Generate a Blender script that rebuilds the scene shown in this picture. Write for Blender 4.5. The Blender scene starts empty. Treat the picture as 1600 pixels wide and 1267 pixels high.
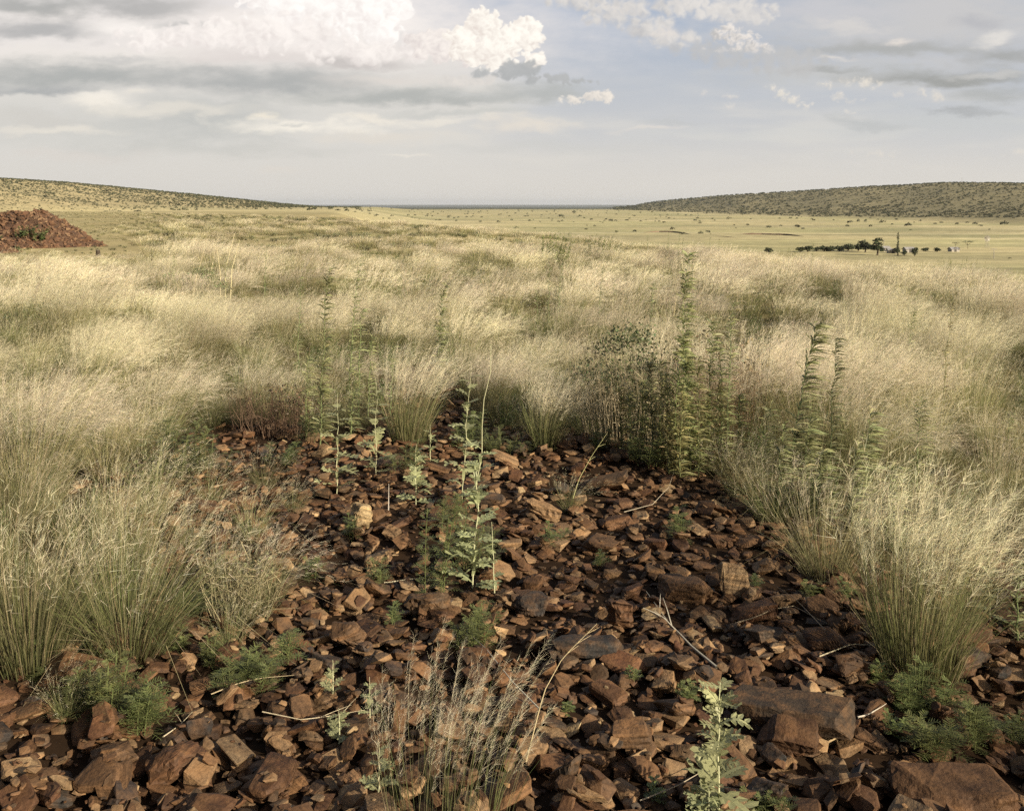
import bpy, bmesh, math
import numpy as np
from mathutils import Vector, noise as mnoise

S = bpy.context.scene
C = S.collection
R = math.radians

# ---------------------------------------------------------------- camera
F = 1450.0                     # focal length in pixels of the 1600 px wide photograph
YH = 317.0                     # its horizon row
EYE = 2.3
cam = bpy.data.objects.new("camera", bpy.data.cameras.new("camera"))
C.objects.link(cam)
cam.location = (0, 0, EYE)
cam.rotation_euler = (R(90), 0, 0)
cam.data.sensor_width = 36
cam.data.lens = 36 * F / 1600
cam.data.shift_y = -(633.5 - YH) / 1600
cam.data.clip_start = .1
cam.data.clip_end = 150000
S.camera = cam

# ---------------------------------------------------------------- light
SUN_AZ, SUN_EL = 127.0, 23.0   # degrees clockwise from straight ahead (+Y), above the horizon
EXPOSURE = 0.73
w = bpy.data.worlds.new("World"); S.world = w; w.use_nodes = True
nt = w.node_tree
bg = nt.nodes["Background"]
sk = nt.nodes.new("ShaderNodeTexSky"); sk.sky_type = 'NISHITA'; sk.sun_disc = False
sk.sun_elevation = R(SUN_EL); sk.sun_rotation = R(SUN_AZ); sk.dust_density = 5.0; sk.air_density = .7; sk.ozone_density = .4
nt.links.new(sk.outputs[0], bg.inputs[0]); bg.inputs[1].default_value = 0.045
sun = bpy.data.objects.new("sun", bpy.data.lights.new("sun", 'SUN'))
C.objects.link(sun)
sun.data.energy = 5.0; sun.data.angle = R(.6); sun.data.color = (1, .87, .67)
sd = Vector((math.sin(R(SUN_AZ)) * math.cos(R(SUN_EL)), math.cos(R(SUN_AZ)) * math.cos(R(SUN_EL)), math.sin(R(SUN_EL))))
sun.rotation_euler = sd.to_track_quat('Z', 'Y').to_euler()
sun.location = sd * 50
S.view_settings.view_transform = 'Standard'; S.view_settings.look = 'None'
S.view_settings.exposure = EXPOSURE; S.view_settings.gamma = 1
S.render.engine = 'CYCLES'
S.cycles.max_bounces = 6; S.cycles.diffuse_bounces = 3; S.cycles.transmission_bounces = 3
S.cycles.glossy_bounces = 2; S.cycles.volume_bounces = 0; S.cycles.transparent_max_bounces = 4
S.cycles.use_denoising = False
S.cycles.sample_clamp_indirect = 4

# ---------------------------------------------------------------- helpers
def tag(o, label=None, cat=None, group=None, kind=None):
    for k, v in (("label", label), ("category", cat), ("group", group), ("kind", kind)):
        if v: o[k] = v
    return o

def empty(name, loc, rz=0, sc=1):
    o = bpy.data.objects.new(name, None); C.objects.link(o)
    o.location = loc; o.rotation_euler = (0, 0, rz); o.scale = (sc,) * 3
    o.empty_display_size = .1
    return o

class MB:
    """collects vertices, faces and colours; links them as one mesh object"""
    def __init__(s): s.V = []; s.K = []; s.F = []; s.M = []; s.X = {}; s.n = 0
    def add(s, V, Fc, col=(.5, .5, .5), mi=0, **ex):
        V = np.asarray(V, dtype=np.float32).reshape(-1, 3); n = len(V)
        col = np.asarray(col, dtype=np.float32)
        if col.ndim == 1: col = np.tile(col, (n, 1))
        Fc = np.asarray(Fc, dtype=np.int32)
        s.V.append(V); s.K.append(col.reshape(-1, 3)); s.F.append(Fc + s.n); s.M.append(np.full(len(Fc), mi, np.int32))
        for k, v in ex.items():
            s.X.setdefault(k, []).append(np.asarray(v, dtype=np.float32))
        s.n += n
    def mesh(s, name, mats, smooth=False):
        me = bpy.data.meshes.new(name)
        V = np.concatenate(s.V); me.vertices.add(len(V)); me.vertices.foreach_set("co", V.ravel())
        if s.F and sum(len(f) for f in s.F):
            loops = np.concatenate([f.ravel() for f in s.F]); tot = np.concatenate([np.full(len(f), f.shape[1], np.int32) for f in s.F])
            st = np.zeros(len(tot), np.int32); st[1:] = np.cumsum(tot)[:-1]
            me.loops.add(len(loops)); me.loops.foreach_set("vertex_index", loops)
            me.polygons.add(len(tot)); me.polygons.foreach_set("loop_start", st)
            me.polygons.foreach_set("material_index", np.concatenate(s.M))
            me.polygons.foreach_set("use_smooth", np.full(len(tot), smooth))
        K = np.concatenate(s.K); a = me.attributes.new("col", 'FLOAT_COLOR', 'POINT')
        a.data.foreach_set("color", np.concatenate([K, np.ones((len(K), 1), np.float32)], 1).astype(np.float32).ravel())
        for k, v in s.X.items():
            v = np.concatenate(v)
            if v.ndim == 2: me.attributes.new(k, 'FLOAT_VECTOR', 'POINT').data.foreach_set("vector", v.ravel())
            else: me.attributes.new(k, 'FLOAT', 'POINT').data.foreach_set("value", v)
        for m in (mats if isinstance(mats, (list, tuple)) else [mats]): me.materials.append(m)
        me.update(calc_edges=True)
        return me
    def build(s, name, mats, parent=None, loc=None, smooth=False):
        return link(name, s.mesh(name, mats, smooth), parent, loc)

def link(name, me, parent=None, loc=None, rz=0, sc=1):
    o = bpy.data.objects.new(name, me); C.objects.link(o)
    if parent is not None: o.parent = parent
    if loc is not None: o.location = loc
    if rz: o.rotation_euler = (0, 0, rz)
    if sc != 1: o.scale = (sc,) * 3
    return o

def unit(v): return v / np.maximum(np.linalg.norm(v, axis=-1, keepdims=True), 1e-9)

def ribbons(mb, P, W, side, col, mi=0):
    """P n,s,3 centre lines; W n,s half widths; side n,3; col n,s,3"""
    n, s_ = P.shape[:2]
    sd_ = side[:, None, :] if side.ndim == 2 else side
    L = P - sd_ * W[..., None]; Rr = P + sd_ * W[..., None]
    V = np.stack([L, Rr], 2).reshape(-1, 3)
    b = (np.arange(n)[:, None] * s_ + np.arange(s_ - 1)[None]).ravel() * 2
    Q = np.stack([b, b + 1, b + 3, b + 2], 1)
    col = np.broadcast_to(col, (n, s_, 3))
    mb.add(V, Q, np.repeat(col.reshape(-1, 3), 2, 0), mi)

def spikes(mb, P0, P1, w, side, c0, c1, mi=0):
    n = len(P0)
    w = np.broadcast_to(w, (n,))[:, None]
    V = np.stack([P0 - side * w, P0 + side * w, P1], 1).reshape(-1, 3)
    c0 = np.broadcast_to(c0, (n, 3)); c1 = np.broadcast_to(c1, (n, 3))
    K = np.stack([c0, c0, c1], 1).reshape(-1, 3)
    mb.add(V, np.arange(3 * n).reshape(-1, 3), K, mi)

def tube(mb, P, r, col, sides=5, mi=0):
    P = np.asarray(P, float); n = len(P); r = np.broadcast_to(r, (n,))
    T = unit(np.gradient(P, axis=0)); ref = np.array([.31, .95, .05])
    A = unit(np.cross(T, ref)); B = np.cross(T, A)
    a = np.arange(sides) / sides * 2 * math.pi
    V = P[:, None] + r[:, None, None] * (np.cos(a)[None, :, None] * A[:, None] + np.sin(a)[None, :, None] * B[:, None])
    i = np.arange(n - 1)[:, None] * sides; j = np.arange(sides)[None]; k = (j + 1) % sides
    Q = np.stack([i + j, i + k, i + sides + k, i + sides + j], -1).reshape(-1, 4)
    col = np.asarray(col)
    mb.add(V.reshape(-1, 3), Q, np.repeat(col, sides, 0) if col.ndim == 2 else col, mi)

def rand_side(rg, n):
    a = rg.uniform(0, 6.2832, n)
    return np.stack([np.cos(a), np.sin(a), np.zeros(n)], 1)
def _hash(ix, iy, seed):
    n = (ix.astype(np.int64) * 374761393 + iy.astype(np.int64) * 668265263 + seed * 1274126177) & 0xffffffff
    n = ((n ^ (n >> 13)) * 1274126177) & 0xffffffff
    n = (n ^ (n >> 16)) & 0xffffff
    return n.astype(np.float32) / float(0xffffff)
def vnoise(x, y, seed=0):
    """gradient-ish value noise, -1..1"""
    ix = np.floor(x); iy = np.floor(y)
    fx = (x - ix).astype(np.float32); fy = (y - iy).astype(np.float32)
    ix = ix.astype(np.int64); iy = iy.astype(np.int64)
    def g(dx, dy):
        a = _hash(ix + dx, iy + dy, seed) * 6.2831853
        return np.cos(a) * (fx - dx) + np.sin(a) * (fy - dy)
    u = fx * fx * fx * (fx * (fx * 6 - 15) + 10); v = fy * fy * fy * (fy * (fy * 6 - 15) + 10)
    a = g(0, 0) * (1 - u) + g(1, 0) * u
    b = g(0, 1) * (1 - u) + g(1, 1) * u
    return (a * (1 - v) + b * v) * 1.5
def fbm(x, y, octv=5, seed=0, gain=.5):
    s = 0; a = 1; t = 0
    for i in range(octv):
        s = s + a * vnoise(x * 2 ** i + 17.3 * i, y * 2 ** i + 9.1 * i, seed + i); t += a; a *= gain
    return s / t
def billow(x, y, octv=4, seed=0, gain=.5):
    s = 0; a = 1; t = 0
    for i in range(octv):
        s = s + a * (1 - 2.6 * np.abs(vnoise(x * 2.1 ** i + 5.3 * i, y * 2.1 ** i + 3.7 * i, seed + i))); t += a; a *= gain
    return s / t
def sstep(a, b, x):
    t = np.clip((x - a) / (b - a), 0, 1)
    return t * t * (3 - 2 * t)

def lin(c):
    c = np.array(c, dtype=np.float64) / 255.
    return np.where(c <= .04045, c / 12.92, ((c + .055) / 1.055) ** 2.4)

def sky_colour(U, V):
    """linear colour of the sky for a direction; U, V: azimuth and elevation in 1/1450 rad, U=0 straight ahead."""
    az = U / 1450.
    k = np.clip(az, -.62, .62)
    x = 800 + 1450 * (np.tan(k) + (az - k) * 1.5)
    y = 317 - 1450 * np.tan(V / 1450.) / np.cos(k)
    def window(x0, x1, y0, y1):
        w = (x > x0) & (x < x1) & (y > y0) & (y < y1)
        r = np.flatnonzero(w.any(1)); c = np.flatnonzero(w.any(0))
        return None if len(r) == 0 else (slice(r[0], r[-1] + 1), slice(c[0], c[-1] + 1))
    def mix(a, b, t):
        return a * (1 - t[..., None]) + np.array(b) * t[..., None]
    wx = fbm(x / 140, y / 60, 6, 3, .6) * 40; wy = fbm(x / 110, y / 40, 6, 7, .6) * 20
    X = x + wx; Y = y + wy
    n1 = fbm(x / 90, y / 26, 5, 11); n2 = fbm(x / 230, y / 30, 5, 23); n3 = fbm(x / 34, y / 14, 6, 31, .6)
    # clear air
    t = np.clip((y - 20) / 290, 0, 1) ** .8
    col = lin([155, 171, 193])[None, None] * (1 - t[..., None]) + lin([212, 208, 201])[None, None] * t[..., None]
    # thin veil, thicker to the left and near the horizon
    veil = (1 - .9 * np.exp(-((x - 985) / 150) ** 2 - ((y - 70) / 90) ** 2)) * sstep(-.25, .5, n2 + .25 * n1) * (.25 + .55 * sstep(70, 220, y))
    leftv = sstep(930, 640, X) * sstep(40, 90, Y)
    col = mix(col, lin([213, 210, 204]), np.clip(veil * .8 + leftv * .95, 0, 1))
    # soft grey or pale sheets: x, y, rx, ry, colour, alpha
    def soft(cx, cy, rx, ry, c, al, nz=.5, base=None, ang=0.):
        nonlocal col
        R = 1.9 * max(rx, ry) if ang else 1.9 * rx; Q = 1.9 * max(rx * abs(ang) * 1.5, ry)
        sl = window(cx - R - 30, cx + R + 30, cy - Q - 16, cy + Q + 16)
        if sl is None: return
        dx = X[sl] - cx; dy = Y[sl] - cy
        ca, sa = math.cos(ang), math.sin(ang)
        ex = (dx * ca + dy * sa) / rx; ey = (-dx * sa + dy * ca) / ry
        if base is not None:                      # flatter underside
            ey = np.where(ey > 0, ey * base, ey)
        d = 1 - np.sqrt(ex * ex + ey * ey) + nz * (.7 * n1[sl] + .5 * n3[sl])
        m = sstep(-.15, .95, d) * al
        col[sl] = mix(col[sl], lin(c), m)
    PALE = [234, 228, 221]; DG = [160, 161, 159]; CREAM = [238, 230, 216]
    soft(380, 40, 760, 120, [234, 227, 222], 1., .2); soft(60, 30, 300, 90, [232, 226, 221], 1., .2)
    soft(150, 95, 300, 22, PALE, .9)
    soft(60, 8, 190, 26, DG, .85)
    soft(60, 52, 170, 30, [168, 168, 168], .85, base=1.6)
    soft(225, 12, 150, 26, [172, 171, 170], .8)
    soft(300, 42, 110, 12, [180, 180, 178], .7, base=1.5)
    soft(185, 46, 70, 20, [246, 240, 234], .85)
    soft(190, 92, 70, 7, [196, 194, 192], .6)
    soft(180, 200, 330, 60, [196, 196, 191], .55)
    soft(330, 185, 180, 55, [186, 187, 184], .75)
    soft(60, 190, 130, 26, [204, 200, 193], .6)
    soft(150, 158, 80, 15, [243, 236, 224], .8); soft(215, 145, 40, 8, CREAM, .5)
    soft(120, 120, 360, 36, [170, 172, 170], .95, .35, base=1.8)
    soft(40, 142, 150, 16, [160, 163, 164], .8, .3, base=2)
    soft(430, 130, 230, 36, [168, 170, 169], .9, .35, base=1.8)
    soft(640, 155, 290, 24, [172, 174, 171], .9, .35, base=1.8)
    soft(850, 150, 120, 20, [178, 180, 178], .9, .35, base=2)
    soft(560, 100, 110, 16, [190, 184, 181], .8, .4, base=1.8)
    soft(400, 88, 160, 15, [214, 206, 202], .7)
    soft(600, 127, 130, 12, [218, 211, 204], .8)
    soft(250, 172, 160, 14, CREAM, .5, .8); soft(90, 205, 130, 9, CREAM, .5, .8); soft(690, 190, 90, 10, CREAM, .5, .8); soft(470, 198, 150, 17, [243, 236, 223], .9, .8); soft(415, 183, 34, 9, [238, 229, 212], .8, .8)
    soft(580, 183, 60, 8, CREAM, .7, .8); soft(600, 214, 150, 12, [222, 214, 202], .6, .7)
    soft(840, 195, 90, 16, [224, 216, 204], .8, .8)
    soft(470, 196, 50, 4, [190, 190, 187], .6, .6)
    soft(700, 176, 160, 8, [190, 191, 187], .6)
    soft(330, 234, 300, 15, [192, 192, 187], .55); soft(850, 232, 260, 12, [198, 198, 194], .4)
    soft(630, 243, 50, 4, CREAM, .6, .7); soft(100, 245, 150, 14, [214, 206, 198], .5)
    soft(420, 262, 60, 8, [222, 212, 200], .5, .7)
    # right hand sheet
    soft(1480, 30, 460, 120, [196, 195, 195], 1., .25)
    soft(1250, 20, 240, 30, [196, 196, 200], .8, .4)
    soft(1330, 118, 250, 26, [192, 192, 190], .8, .4)
    soft(1500, 190, 260, 40, [196, 198, 196], .5, .5)
    soft(1330, 42, 90, 12, [212, 208, 204], .7, .7)
    soft(1400, 78, 220, 22, [168, 169, 167], .85, .4, base=1.6)
    soft(1300, 112, 90, 10, [166, 167, 165], .8, .4, base=1.8)
    soft(1480, 126, 200, 24, [156, 157, 154], .95, .35, base=2)
    soft(1560, 92, 80, 14, [160, 161, 159], .8, .4)
    soft(1530, 35, 60, 18, [176, 177, 182], .7)
    soft(1560, 62, 50, 12, [222, 218, 212], .85, .7, ang=-.2)
    soft(1410, 63, 28, 7, [224, 216, 208], .85, .6)
    soft(1560, 150, 100, 16, [172, 174, 173], .8, .4)
    soft(1500, 172, 90, 8, [168, 170, 171], .8, .5); soft(1350, 190, 90, 12, [184, 186, 186], .7, .5, ang=.15)
    soft(1545, 118, 90, 7, [200, 198, 194], .7)
    soft(1310, 92, 50, 5, [224, 216, 206], .7, .7)
    soft(1050, 195, 60, 6, [190, 191, 190], .6, .5); soft(1020, 203, 70, 5, [224, 216, 206], .6, .6)
    soft(1200, 212, 330, 16, [206, 206, 202], .4)
    # cumulus: lists of lobes, firm puffy edges, lit from the right
    def cumulus(lobes, hi, lo, al=1., size=26., amp=.55, edge=.16, seed=50, shade=1., fade=None):
        nonlocal col
        sl = window(min(l[0] - l[2] * 1.5 for l in lobes) - 20, max(l[0] + l[2] * 1.5 for l in lobes) + 20,
                    min(l[1] - l[3] * 1.5 for l in lobes) - 16, max(l[1] + l[3] * 1.5 for l in lobes) + 16)
        if sl is None: return
        x_, y_ = x[sl], y[sl]
        x2 = x_ + fbm(x_ / 22, y_ / 18, 4, seed + 5) * 9; y2 = y_ + fbm(x_ / 20, y_ / 18, 4, seed + 9) * 7
        rg = np.random.default_rng(seed)
        h = np.full(x_.shape, -2., dtype=np.float64); L = np.full(x_.shape, .5)
        puffs = []
        for cx, cy, rx, ry in lobes:
            n = int(6 + rx * ry / (size * size) * 12)
            for k in range(n):
                a = rg.uniform(0, 6.283); q = math.sqrt(rg.uniform(0, 1))
                r = size * .62 * rg.uniform(.4, 1.25) * (1.15 - .55 * q)
                r = min(r, min(rx, ry) * .95)
                puffs.append((cx + math.cos(a) * q * (rx - r * .8), cy + math.sin(a) * q * (ry - r * .7), r))
            puffs.append((cx, cy, min(rx, ry) * .9))
        puffs.sort(key=lambda p: p[1] + p[2] * rg.uniform(-.6, .6))
        for cx, cy, r in puffs:
            dx = (x2 - cx) / r; dy = (y2 - cy) / (r * .9)
            d = 1 - np.sqrt(dx * dx + dy * dy)
            w = sstep(0, .5, d) * .5
            pl = .56 + shade * (.42 * dx - .36 * dy)
            L = L * (1 - w) + pl * w
            h = np.maximum(h, d * min(1, r / 12.))
        b = billow(x2 / size * 2.0, y2 / size * 2.2, 3, seed, .42)
        hh = h + amp * .3 * (b - .45)
        m = sstep(-.03, edge + (.08 if seed < 100 else .3), hh) * al
        if fade is not None:                      # underside that melts into the band below
            m = m * sstep(fade[1], fade[0], y2)
        l = L + .22 * shade * (b - .4) + .3 * fbm(x_ / 60, y_ / 50, 3, seed + 21)
        l = sstep(-.02, .95, np.clip(l, 0, 1))
        c = lin(lo)[None, None] * (1 - l[..., None]) + lin(hi)[None, None] * l[..., None]
        col[sl] = col[sl] * (1 - m[..., None]) + c * m[..., None]
    W = [255, 252, 247]; W2 = [226, 216, 211]
    soft(520, 30, 230, 60, [246, 239, 233], .9, .3)
    cumulus([(560, 20, 85, 48), (480, 10, 120, 42), (610, 5, 42, 40), (600, 48, 36, 26)], W, [232, 223, 219], .97, 30, seed=50, fade=(60, 90))
    cumulus([(430, 50, 130, 40), (330, 55, 90, 30), (560, 85, 90, 30), (640, 78, 50, 28), (230, 62, 70, 24)], [250, 243, 237], [222, 214, 210], .85, 30, edge=.6, seed=90, fade=(88, 118))
    cumulus([(690, 72, 60, 30), (660, 66, 34, 20), (730, 75, 50, 34)], [244, 236, 229], [212, 203, 200], .97, 22, seed=61)
    cumulus([(754, 40, 36, 31), (790, 66, 42, 34), (822, 50, 26, 26), (832, 62, 20, 36), (762, 82, 60, 32), (835, 96, 18, 15), (718, 62, 34, 24)],
            [255, 250, 240], [222, 211, 203], 1., 20, amp=.5, edge=.12, seed=70)
    cumulus([(790, 112, 58, 16), (815, 106, 34, 15), (860, 124, 50, 11), (905, 128, 40, 7)], [182, 183, 182], [164, 166, 167], .92, 22, edge=.4, seed=77, shade=.4)
    cumulus([(735, 128, 60, 12)], [226, 219, 211], [196, 193, 190], .7, 22, edge=.5, seed=78, shade=.6)
    cumulus([(930, 152, 29, 12), (948, 151, 16, 13), (895, 156, 26, 10)], [238, 229, 217], [206, 201, 195], .95, 14, edge=.3, seed=81, fade=(158, 172))
    # right of the blue gap
    cumulus([(905, 4, 60, 18), (960, 24, 60, 24), (1010, 44, 56, 28), (1050, 58, 48, 24), (1000, 10, 90, 22)], [222, 217, 211], [182, 181, 182], .93, 30, edge=.55, seed=101, shade=.8)
    cumulus([(1035, 52, 30, 14), (955, 14, 40, 9)], [228, 220, 212], [204, 200, 197], .7, 22, edge=.7, seed=103, shade=.7)
    cumulus([(1130, 12, 90, 26), (1170, 22, 50, 24), (1090, 8, 50, 16)], [226, 221, 215], [198, 196, 195], .93, 26, edge=.45, seed=105, shade=.7)
    cumulus([(1120, 78, 80, 18), (1180, 92, 120, 26), (1250, 108, 80, 18)], [192, 191, 190], [180, 180, 180], .8, 30, edge=.6, seed=107, shade=.4)
    cumulus([(1152, 58, 40, 18), (1135, 45, 24, 12), (1175, 72, 38, 11), (1120, 56, 14, 14)], [236, 228, 220], [176, 175, 174], .95, 15, edge=.3, seed=109)
    cumulus([(1155, 79, 62, 6), (1200, 76, 20, 7)], [226, 219, 212], [206, 202, 198], .8, 15, edge=.5, seed=110)
    cumulus([(1205, 138, 14, 8), (1222, 146, 18, 12), (1240, 156, 22, 10), (1256, 166, 18, 8)], [236, 227, 213], [204, 201, 194], .85, 13, edge=.45, seed=111)
    cumulus([(1140, 152, 18, 7), (1142, 166, 14, 6), (1100, 146, 9, 6)], [230, 221, 210], [206, 202, 197], .75, 12, edge=.5, seed=112)
    cumulus([(1290, 134, 20, 8), (1312, 150, 16, 10), (1350, 130, 44, 12), (1330, 158, 30, 5), (1331, 175, 11, 5)], [234, 225, 211], [204, 200, 194], .8, 14, edge=.5, seed=113)
    cumulus([(1463, 152, 14, 15), (1440, 145, 10, 8), (1402, 147, 14, 6)], [234, 224, 209], [206, 202, 196], .7, 13, edge=.5, seed=114)
    cumulus([(1380, 241, 34, 8), (1330, 238, 8, 4), (1592, 238, 14, 8), (1565, 241, 8, 3), (1540, 250, 14, 3)], [234, 224, 209], [216, 209, 199], .7, 11, edge=.5, seed=115)
    cumulus([(1390, 262, 60, 5), (1250, 222, 40, 3), (1120, 225, 50, 3)], [222, 214, 202], [208, 204, 196], .4, 14, edge=.7, seed=116)
    # pale layer near the horizon
    t = sstep(200, 300, y + 14 * n1) * .7
    col = mix(col, lin([213, 208, 200]), t)
    return col
# ---------------------------------------------------------------- terrain
_ex = np.array([[11.8, 16.], [11.0, 20.], [9.8, 23.6], [7.5, 27.], [4.4, 32.], [2.8, 41.], [-2.2, 64.], [-13.5, 98.], [-25, 120.], [-45, 150.], [-90, 210.], [-150, 260.]])
def edge_dist(x, y):
    """metres beyond the brow of the plateau (right and far side), negative on it"""
    xe = np.interp(y, _ex[:, 1], _ex[:, 0], left=11.8, right=-150)
    xe = np.where(y < 16, 11.8 + (16 - y) * .3, xe)
    xe = np.where(y > 260, -150 - (y - 260) * 1.0, xe)
    return (x - xe) * .62
def height(x, y):
    x = np.asarray(x, float); y = np.asarray(y, float)
    d = np.hypot(x, y); az = np.degrees(np.arctan2(x, y))
    px = 800 + F * np.tan(np.radians(np.clip(az, -60, 60)))
    z = .05 * vnoise(x / 1.7, y / 1.7, 5) + .10 * vnoise(x / 6, y / 6, 6) * sstep(9, 25, d)
    e = edge_dist(x, y)
    q = sstep(0, 64, e)
    floor = -19.5 + 1.2 * vnoise(x / 210, y / 210, 8) * sstep(300, 600, d) - 8 * sstep(2500, 5000, d) - 38 * sstep(4000, 14000, d)
    left = -3.5 * sstep(230, 560, d)
    lw = sstep(-4, -11, az)                                   # left hand side stays high
    fl = floor * (1 - lw) + np.where(d < 2500, left, floor) * lw
    z = z * (1 - q) + fl * q
    z = z - .25 * sstep(-6, 10, e) * (1 - q)
    # right hand hill
    top = np.interp(px, [930, 985, 1050, 1150, 1250, 1350, 1420, 1480, 1540, 1620, 1800, 2400], [317, 321, 313, 305, 300, 294, 291.5, 288.5, 289.5, 291, 296, 312])
    d0 = np.interp(px, [950, 1000, 1150, 1300, 1600, 2400], [3000, 2600, 1750, 1400, 1050, 800]); d1 = d0 * 1.75
    hz = (YH - top) / F * d1 + EYE
    g = sstep(0, 1, (d - d0) / (d1 - d0)); g = .5 * g + .5 * np.clip((d - d0) / (d1 - d0), 0, 1)
    back = 1 - sstep(1.02, 2.4, d / d1)
    on = sstep(940, 1010, px) * (np.abs(az) < 89)
    hz = np.where(d > d1, EYE + (hz - EYE) * (d / d1), hz)
    k = g * on
    hill = z + (hz - z) * k
    z = np.where(d > d1, z + (hill - z) * back, hill)
    # left hand hill
    top = np.interp(px, [-900, -300, 0, 100, 200, 300, 400, 440, 480, 540], [300, 284, 283.5, 288, 296, 304.5, 314.5, 318.5, 322, 327])
    d0 = np.interp(px, [-300, 0, 400, 560], [380, 520, 900, 1300]); d1 = d0 * 2.1
    hz = (YH - top) / F * d1 + EYE
    u = np.clip((d - d0) / (d1 - d0), 0, 1); g = .35 * sstep(0, 1, u) + .65 * u
    on = sstep(600, 500, px) * (np.abs(az) < 89)
    hz = np.where(d > d1, EYE + (hz - EYE) * (d / d1), hz)
    hill = z + (hz - z) * g * on
    back = 1 - sstep(1.02, 2.4, d / d1)
    z = np.where(d > d1, z + (hill - z) * back, hill)
    return z + .5 * vnoise(x / 60, y / 60, 77) * sstep(600, 900, d) * sstep(5000, 3000, d)

def hgt(x, y): return float(height(np.array([x]), np.array([y]))[0])

def at(px, py, it=8):
    """the ground point that the photograph shows at this pixel (rows below the horizon)"""
    z = 0.
    for _ in range(it):
        d = (EYE - z) * F / (py - YH)
        x = (px - 800) / F * d
        z = .6 * hgt(x, d) + .4 * z
    return x, d, hgt(x, d)
def at_d(px, d):
    x = (px - 800) / F * d
    return x, d, hgt(x, d)

# ---------------------------------------------------------------- materials
def new_mat(name):
    m = bpy.data.materials.new(name); m.use_nodes = True
    m.node_tree.nodes.clear()
    return m, m.node_tree.nodes, m.node_tree.links
def nd(ns, t, **kw):
    n = ns.new(t)
    for k, v in kw.items():
        if k.startswith('i_'): n.inputs[int(k[2:]) if k[2:].isdigit() else k[2:]].default_value = v
        else: setattr(n, k, v)
    return n
def ramp(ns, pts):
    n = ns.new("ShaderNodeValToRGB"); cr = n.color_ramp
    while len(cr.elements) < len(pts): cr.elements.new(.5)
    for e, (p, c) in zip(cr.elements, pts):
        e.position = p; e.color = (*c, 1)
    return n
def mixc(ns, lk, a, b, fac, mode='MIX'):
    n = ns.new("ShaderNodeMix"); n.data_type = 'RGBA'; n.blend_type = mode
    for s_, v in ((6, a), (7, b), (0, fac)):
        if hasattr(v, 'links'): lk.new(v, n.inputs[s_])
        else: n.inputs[s_].default_value = (*v, 1) if isinstance(v, tuple) else v
    return n.outputs[2]
def mathn(ns, lk, op, a, b=0.):
    n = ns.new("ShaderNodeMath"); n.operation = op
    for i, v in enumerate((a, b)):
        if hasattr(v, 'links'): lk.new(v, n.inputs[i])
        else: n.inputs[i].default_value = v
    return n.outputs[0]

def leaf_mat(name, trans=.35, var=.35, rough=.6, spec=.2, patchy=False):
    m, ns, lk = new_mat(name)
    a = nd(ns, "ShaderNodeAttribute", attribute_name="col")
    oi = ns.new("ShaderNodeObjectInfo"); ge = ns.new("ShaderNodeNewGeometry")
    n1 = nd(ns, "ShaderNodeTexNoise"); n1.inputs["Scale"].default_value = .35; n1.inputs["Detail"].default_value = 3
    lk.new(ge.outputs["Position"], n1.inputs["Vector"])
    hs = ns.new("ShaderNodeHueSaturation")
    v = mathn(ns, lk, 'MULTIPLY_ADD', oi.outputs["Random"], var)
    v.node.inputs[2].default_value = 1 - var * .5
    v2 = mathn(ns, lk, 'MULTIPLY_ADD', n1.outputs[0], .7); v2.node.inputs[2].default_value = .65
    lk.new(mathn(ns, lk, 'MULTIPLY', v, v2), hs.inputs["Value"])
    h = mathn(ns, lk, 'MULTIPLY_ADD', oi.outputs["Random"], .022); h.node.inputs[2].default_value = .488
    lk.new(h, hs.inputs["Hue"])
    if patchy:
        n2 = nd(ns, "ShaderNodeTexNoise"); n2.inputs["Scale"].default_value = .22; n2.inputs["Detail"].default_value = 4; n2.inputs["Roughness"].default_value = .7
        lk.new(ge.outputs["Position"], n2.inputs["Vector"])
        pr = ramp(ns, [(.42, (1, 1, 1)), (.62, (.90, .93, .84))]); lk.new(n2.outputs[0], pr.inputs[0])
        lk.new(mixc(ns, lk, a.outputs["Color"], pr.outputs[0], 1., 'MULTIPLY'), hs.inputs["Color"])
    else: lk.new(a.outputs["Color"], hs.inputs["Color"])
    d = ns.new("ShaderNodeBsdfPrincipled"); d.inputs["Roughness"].default_value = rough
    d.inputs["Specular IOR Level"].default_value = spec
    t = ns.new("ShaderNodeBsdfTranslucent"); mx = ns.new("ShaderNodeMixShader"); mx.inputs[0].default_value = trans
    o = ns.new("ShaderNodeOutputMaterial")
    lk.new(hs.outputs[0], d.inputs["Base Color"]); lk.new(hs.outputs[0], t.inputs[0])
    lk.new(d.outputs[0], mx.inputs[1]); lk.new(t.outputs[0], mx.inputs[2]); lk.new(mx.outputs[0], o.inputs[0])
    return m
GRASS = leaf_mat("grass_blades", .38, .45, patchy=True)
LEAF = leaf_mat("green_leaf", .38, .25, .5, .35)
WOOD = leaf_mat("dry_stem", .02, .2, .8, .1)

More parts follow.
